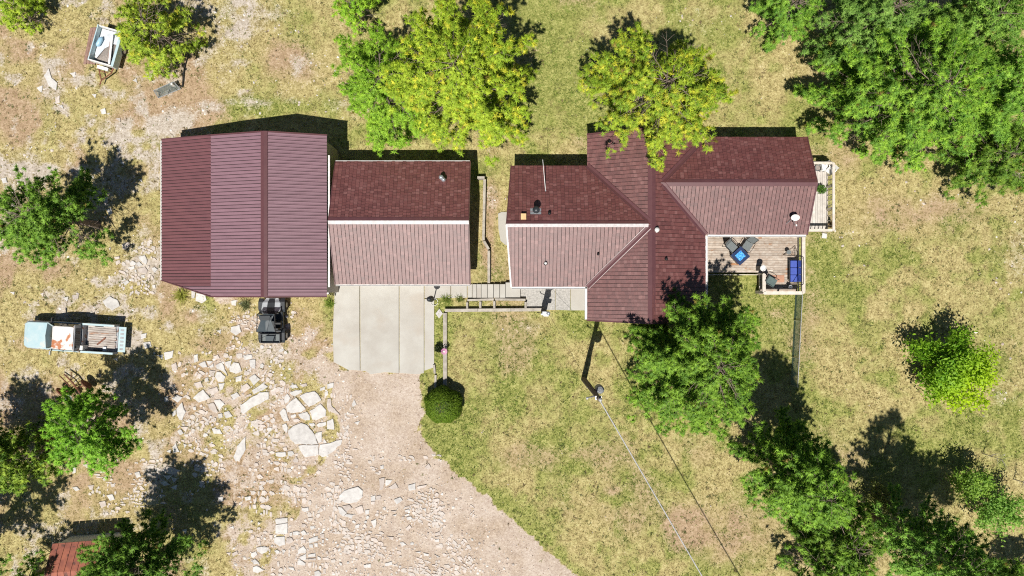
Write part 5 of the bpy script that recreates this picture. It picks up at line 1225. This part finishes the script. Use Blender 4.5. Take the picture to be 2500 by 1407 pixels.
# spiky grass plant by the barn, weeds
def spiky(name, label, px, py, r, n, c1, c2, seed, cat='plant'):
    x, y, _ = P(px, py); t = thing(name, label, cat, (x, y, 0)); g = np.random.default_rng(seed)
    d = unit(np.stack([g.normal(size=n), g.normal(size=n), .5+g.random(n)], -1)); L_ = r*(.5+.7*g.random((n, 1))); b = np.concatenate([g.normal(size=(n, 2))*.06, np.zeros((n, 1))], 1)
    s = unit(np.cross(d, np.array([0, 0, 1.])))*.022; v = np.stack([b+s, b-s, b+d*L_], 1).reshape(-1, 3); f = g.random((n, 1)); tn = np.array(c1)*(1-f)+np.array(c2)*f
    fast_mesh('blades', v, np.arange(3*n).reshape(-1, 3), GRASSM, t, np.repeat(np.concatenate([tn, np.ones((n, 1))], 1), 3, 0)); return t
spiky('grass_clump', 'bright spiky grass clump beside the lean-to corner', 444, 722, .75, 170, (.28,.32,.05), (.48,.47,.12), 61)
spiky('grass_clump', 'dull weed clump in front of the barn left of the vehicle', 600, 745, .55, 150, (.10,.13,.05), (.24,.25,.12), 62)
spiky('grass_clump', 'weed clump along walk edge below the garage eave', 1090, 731, .42, 110, (.12,.20,.03), (.30,.32,.08), 63)
spiky('grass_clump', 'tall weeds at the corner of the first step', 1122, 731, .40, 80, (.12,.17,.03), (.26,.28,.08), 64)
spiky('grass_clump', 'green weeds between barn and driveway', 806, 742, .45, 150, (.14,.24,.03), (.30,.36,.07), 65)
# bare saplings
def sapling(px, py, h, seed, label):
    x, y, _ = P(px, py); t = thing('bare_sapling', label, 'tree', (x, y, 0)); rd = random.Random(seed); m = MB()
    m.tube([(0, 0, -.05), (.03, .02, h*.5), (.05, .05, h)], [.03, .02, .006], 6)
    for i in range(14):
        z = h*rd.uniform(.2, .95); a = rd.random()*6.28; l = h*.32*rd.uniform(.6, 1.2); m.tube([(.03, .02, z), (l*math.cos(a)*.6, l*math.sin(a)*.6, z+l*.3), (l*math.cos(a), l*math.sin(a), z+l*.7)], [.012, .008, .004], 4)
    m.build('trunk', DEADWOOD, t)
sapling(2400, 1108, 1.9, 4, 'bare leafless sapling on the right lawn'); sapling(2475, 1170, 1.4, 6, 'bare sapling nearer the right edge')

# ------------------------------------------------------------------ grass, gravel and rubble cover
EXC = [[(813,688),(1062,688),(1062,905),(1020,914),(890,910),(815,886)],[(1036,688),(1284,688),(1284,730),(1036,730)],[(1270,688),(1434,688),(1434,760),(1284,760)],[(1214,516),(1250,516),(1250,606),(1230,600),(1216,580)],
       [(820,400),(1150,400),(1150,690),(820,690)],[(1245,420),(1980,420),(1980,690),(1245,690)],[(400,350),(800,350),(800,715),(400,715)]]
def free(px, py):
    ok = np.ones(px.shape, bool)
    for e in EXC: ok &= ~inpoly(px, py, e)
    return ok
g = np.random.default_rng(77); n = 120000
px = g.uniform(-60, 2560, n); py = g.uniform(-50, 1460, n); gr, gv, di, pa = ground_masks(px, py)
den = np.clip(1-gv*1.35, .02, 1)*np.clip(1-pa*.8, .2, 1)*np.clip(1-di*.5, .3, 1)*(.35+.9*fbm(px/14, py/14, 8, 2))
k = (g.random(n) < den) & free(px, py); px, py, gr, gv, di, pa = [a[k] for a in (px, py, gr, gv, di, pa)]; n = len(px)
b = np.stack([(px-1250)*SPX, (703.5-py)*SPX, np.full(n, -.05)], -1); KB = 3
d = unit(np.stack([g.normal(size=(n, KB)), g.normal(size=(n, KB)), .7+.6*g.random((n, KB))], -1)); L_ = (.07+.09*g.random((n, KB, 1)))*(1+.5*gr[:, None, None])
s = unit(np.cross(d, np.array([0, 0, 1.])))*(.012+.016*g.random((n, KB, 1))); bb = b[:, None, :]+g.normal(size=(n, KB, 3))*np.array([.035, .035, 0])
v = np.stack([bb+s, bb-s, bb+d*L_], 2).reshape(-1, 3)
dryc = np.array((.40,.31,.14)); grnc = np.array((.17,.23,.045)); yel = np.array((.52,.43,.22)); brn = np.array((.24,.17,.085))
f = np.clip(gr*1.15+g.normal(size=n)*.22, 0, 1)[:, None]; u = g.random((n, 1)); bd = dryc*(1-u)+yel*u; w = (g.random((n, 1)) < .14); bd = np.where(w, brn, bd); tn = bd*(1-f)+grnc*(.7+.8*g.random((n, 1)))*f
t4 = np.concatenate([tn, np.ones((n, 1))], 1); t4 = np.repeat(np.repeat(t4[:, None, :], KB, 1).reshape(-1, 4), 3, 0)
o = fast_mesh('grass', v, np.arange(len(v)).reshape(-1, 3), GRASSM, None, t4); tag(o, 'short dry and green lawn grass over the yard', 'grass', None, 'stuff')

nw_ = 3500
wx = g.uniform(-40, 2540, nw_*3); wy = g.uniform(-40, 1450, nw_*3); wg, wv, wd, wp = ground_masks(wx, wy)
k = (fbm(wx/30, wy/30, 201, 3)+g.normal(size=nw_*3)*.06 > .56) & free(wx, wy) & (g.random(nw_*3) > wv*.9); wx, wy, wg = wx[k], wy[k], wg[k]; nw_ = len(wx); KW = 7
b = np.stack([(wx-1250)*SPX, (703.5-wy)*SPX, np.full(nw_, -.04)], -1); d = unit(np.stack([g.normal(size=(nw_, KW)), g.normal(size=(nw_, KW)), .6+.7*g.random((nw_, KW))], -1))
L_ = .08+.11*g.random((nw_, KW, 1)); s = unit(np.cross(d, np.array([0, 0, 1.])))*(.014+.014*g.random((nw_, KW, 1))); bb = b[:, None, :]+g.normal(size=(nw_, KW, 3))*np.array([.03, .03, 0])
v = np.stack([bb+s, bb-s, bb+d*L_], 2).reshape(-1, 3); u = g.random((nw_, 1)); tn = np.array((.10,.12,.04))*(1-u)+np.array((.26,.27,.10))*u; tn = np.where(g.random((nw_, 1)) < .3, np.array((.20,.15,.08)), tn)
t4 = np.repeat(np.repeat(np.concatenate([tn, np.ones((nw_, 1))], 1)[:, None, :], KW, 1).reshape(-1, 4), 3, 0)
o = fast_mesh('weeds', v, np.arange(len(v)).reshape(-1, 3), GRASSM, None, t4); tag(o, 'low dark weed tufts dotted through the dry lawn', 'weeds', None, 'stuff')

def rubble(name, label, n, dens, rmin, rmax, seed, cols, flat=.5):
    g = np.random.default_rng(seed); px = g.uniform(-40, 2540, n); py = g.uniform(-40, 1450, n); gr, gv, di, pa = ground_masks(px, py)
    k = (g.random(n) < dens(px, py, gr, gv, di, pa)) & free(px, py); px, py = px[k], py[k]; n = len(px)
    r = rmin+(rmax-rmin)*g.random((n, 1))**3
    a = np.linspace(0, 2*np.pi, 6)[:-1][None, :]+g.random((n, 1))*6.3+g.normal(size=(n, 5))*.2; q = r*(.7+.5*g.random((n, 5))); e = .6+.4*g.random((n, 1)); th = g.random((n, 1))*6.3
    u0, v0 = q*np.cos(a), q*np.sin(a)*e; X = u0*np.cos(th)-v0*np.sin(th); Y = u0*np.sin(th)+v0*np.cos(th); hz = r*flat*(.6+.7*g.random((n, 1)))
    bx_, by_ = ((px-1250)*SPX)[:, None], ((703.5-py)*SPX)[:, None]
    low = np.stack([bx_+X, by_+Y, np.full(X.shape, -.05)], -1); top = np.stack([bx_+X*.78, by_+Y*.78, np.repeat(hz-.02, 5, 1)+g.normal(size=X.shape)*.12*r], -1)
    v = np.concatenate([low, top], 1).reshape(-1, 3); o5 = (np.arange(n)*10)[:, None, None]
    side = np.array([[j, (j+1) % 5, 5+(j+1) % 5] for j in range(5)]+[[j, 5+(j+1) % 5, 5+j] for j in range(5)]+[[5, 6, 7], [5, 7, 8], [5, 8, 9]])
    tr = (o5+side[None]).reshape(-1, 3); c = np.array(cols)[g.integers(0, len(cols), n)]*(.8+.4*g.random((n, 1)))
    t4 = np.repeat(np.concatenate([c, np.ones((n, 1))], 1), 10, 0)
    o = fast_mesh(name, v, tr, PEBBLE, None, t4); tag(o, label, 'gravel', None, 'stuff'); return n
PB = [(.56,.52,.48), (.52,.46,.41), (.48,.42,.37), (.60,.57,.535), (.42,.34,.285)]
rockw = lambda px, py: np.clip((polydist(px, py, ROCKY)+40)/70, 0, 1)
n1_ = rubble('rubble', 'broken pale rock chips over the rocky ground', 90000, lambda px, py, gr, gv, di, pa: np.clip(rockw(px, py)*gv*(fbm(px/40, py/40, 15)*1.9-.45)+pa*.22, 0, .9), .03, .13, 5, PB, .22)
n2_ = rubble('gravel', 'fine pinkish gravel spread over the drive', 60000, lambda px, py, gr, gv, di, pa: np.clip(gv*.55, 0, .6)*(fbm(px/30, py/30, 19)*1.4-.1)+.012, .02, .055, 6, PB+[(.30,.24,.20)])
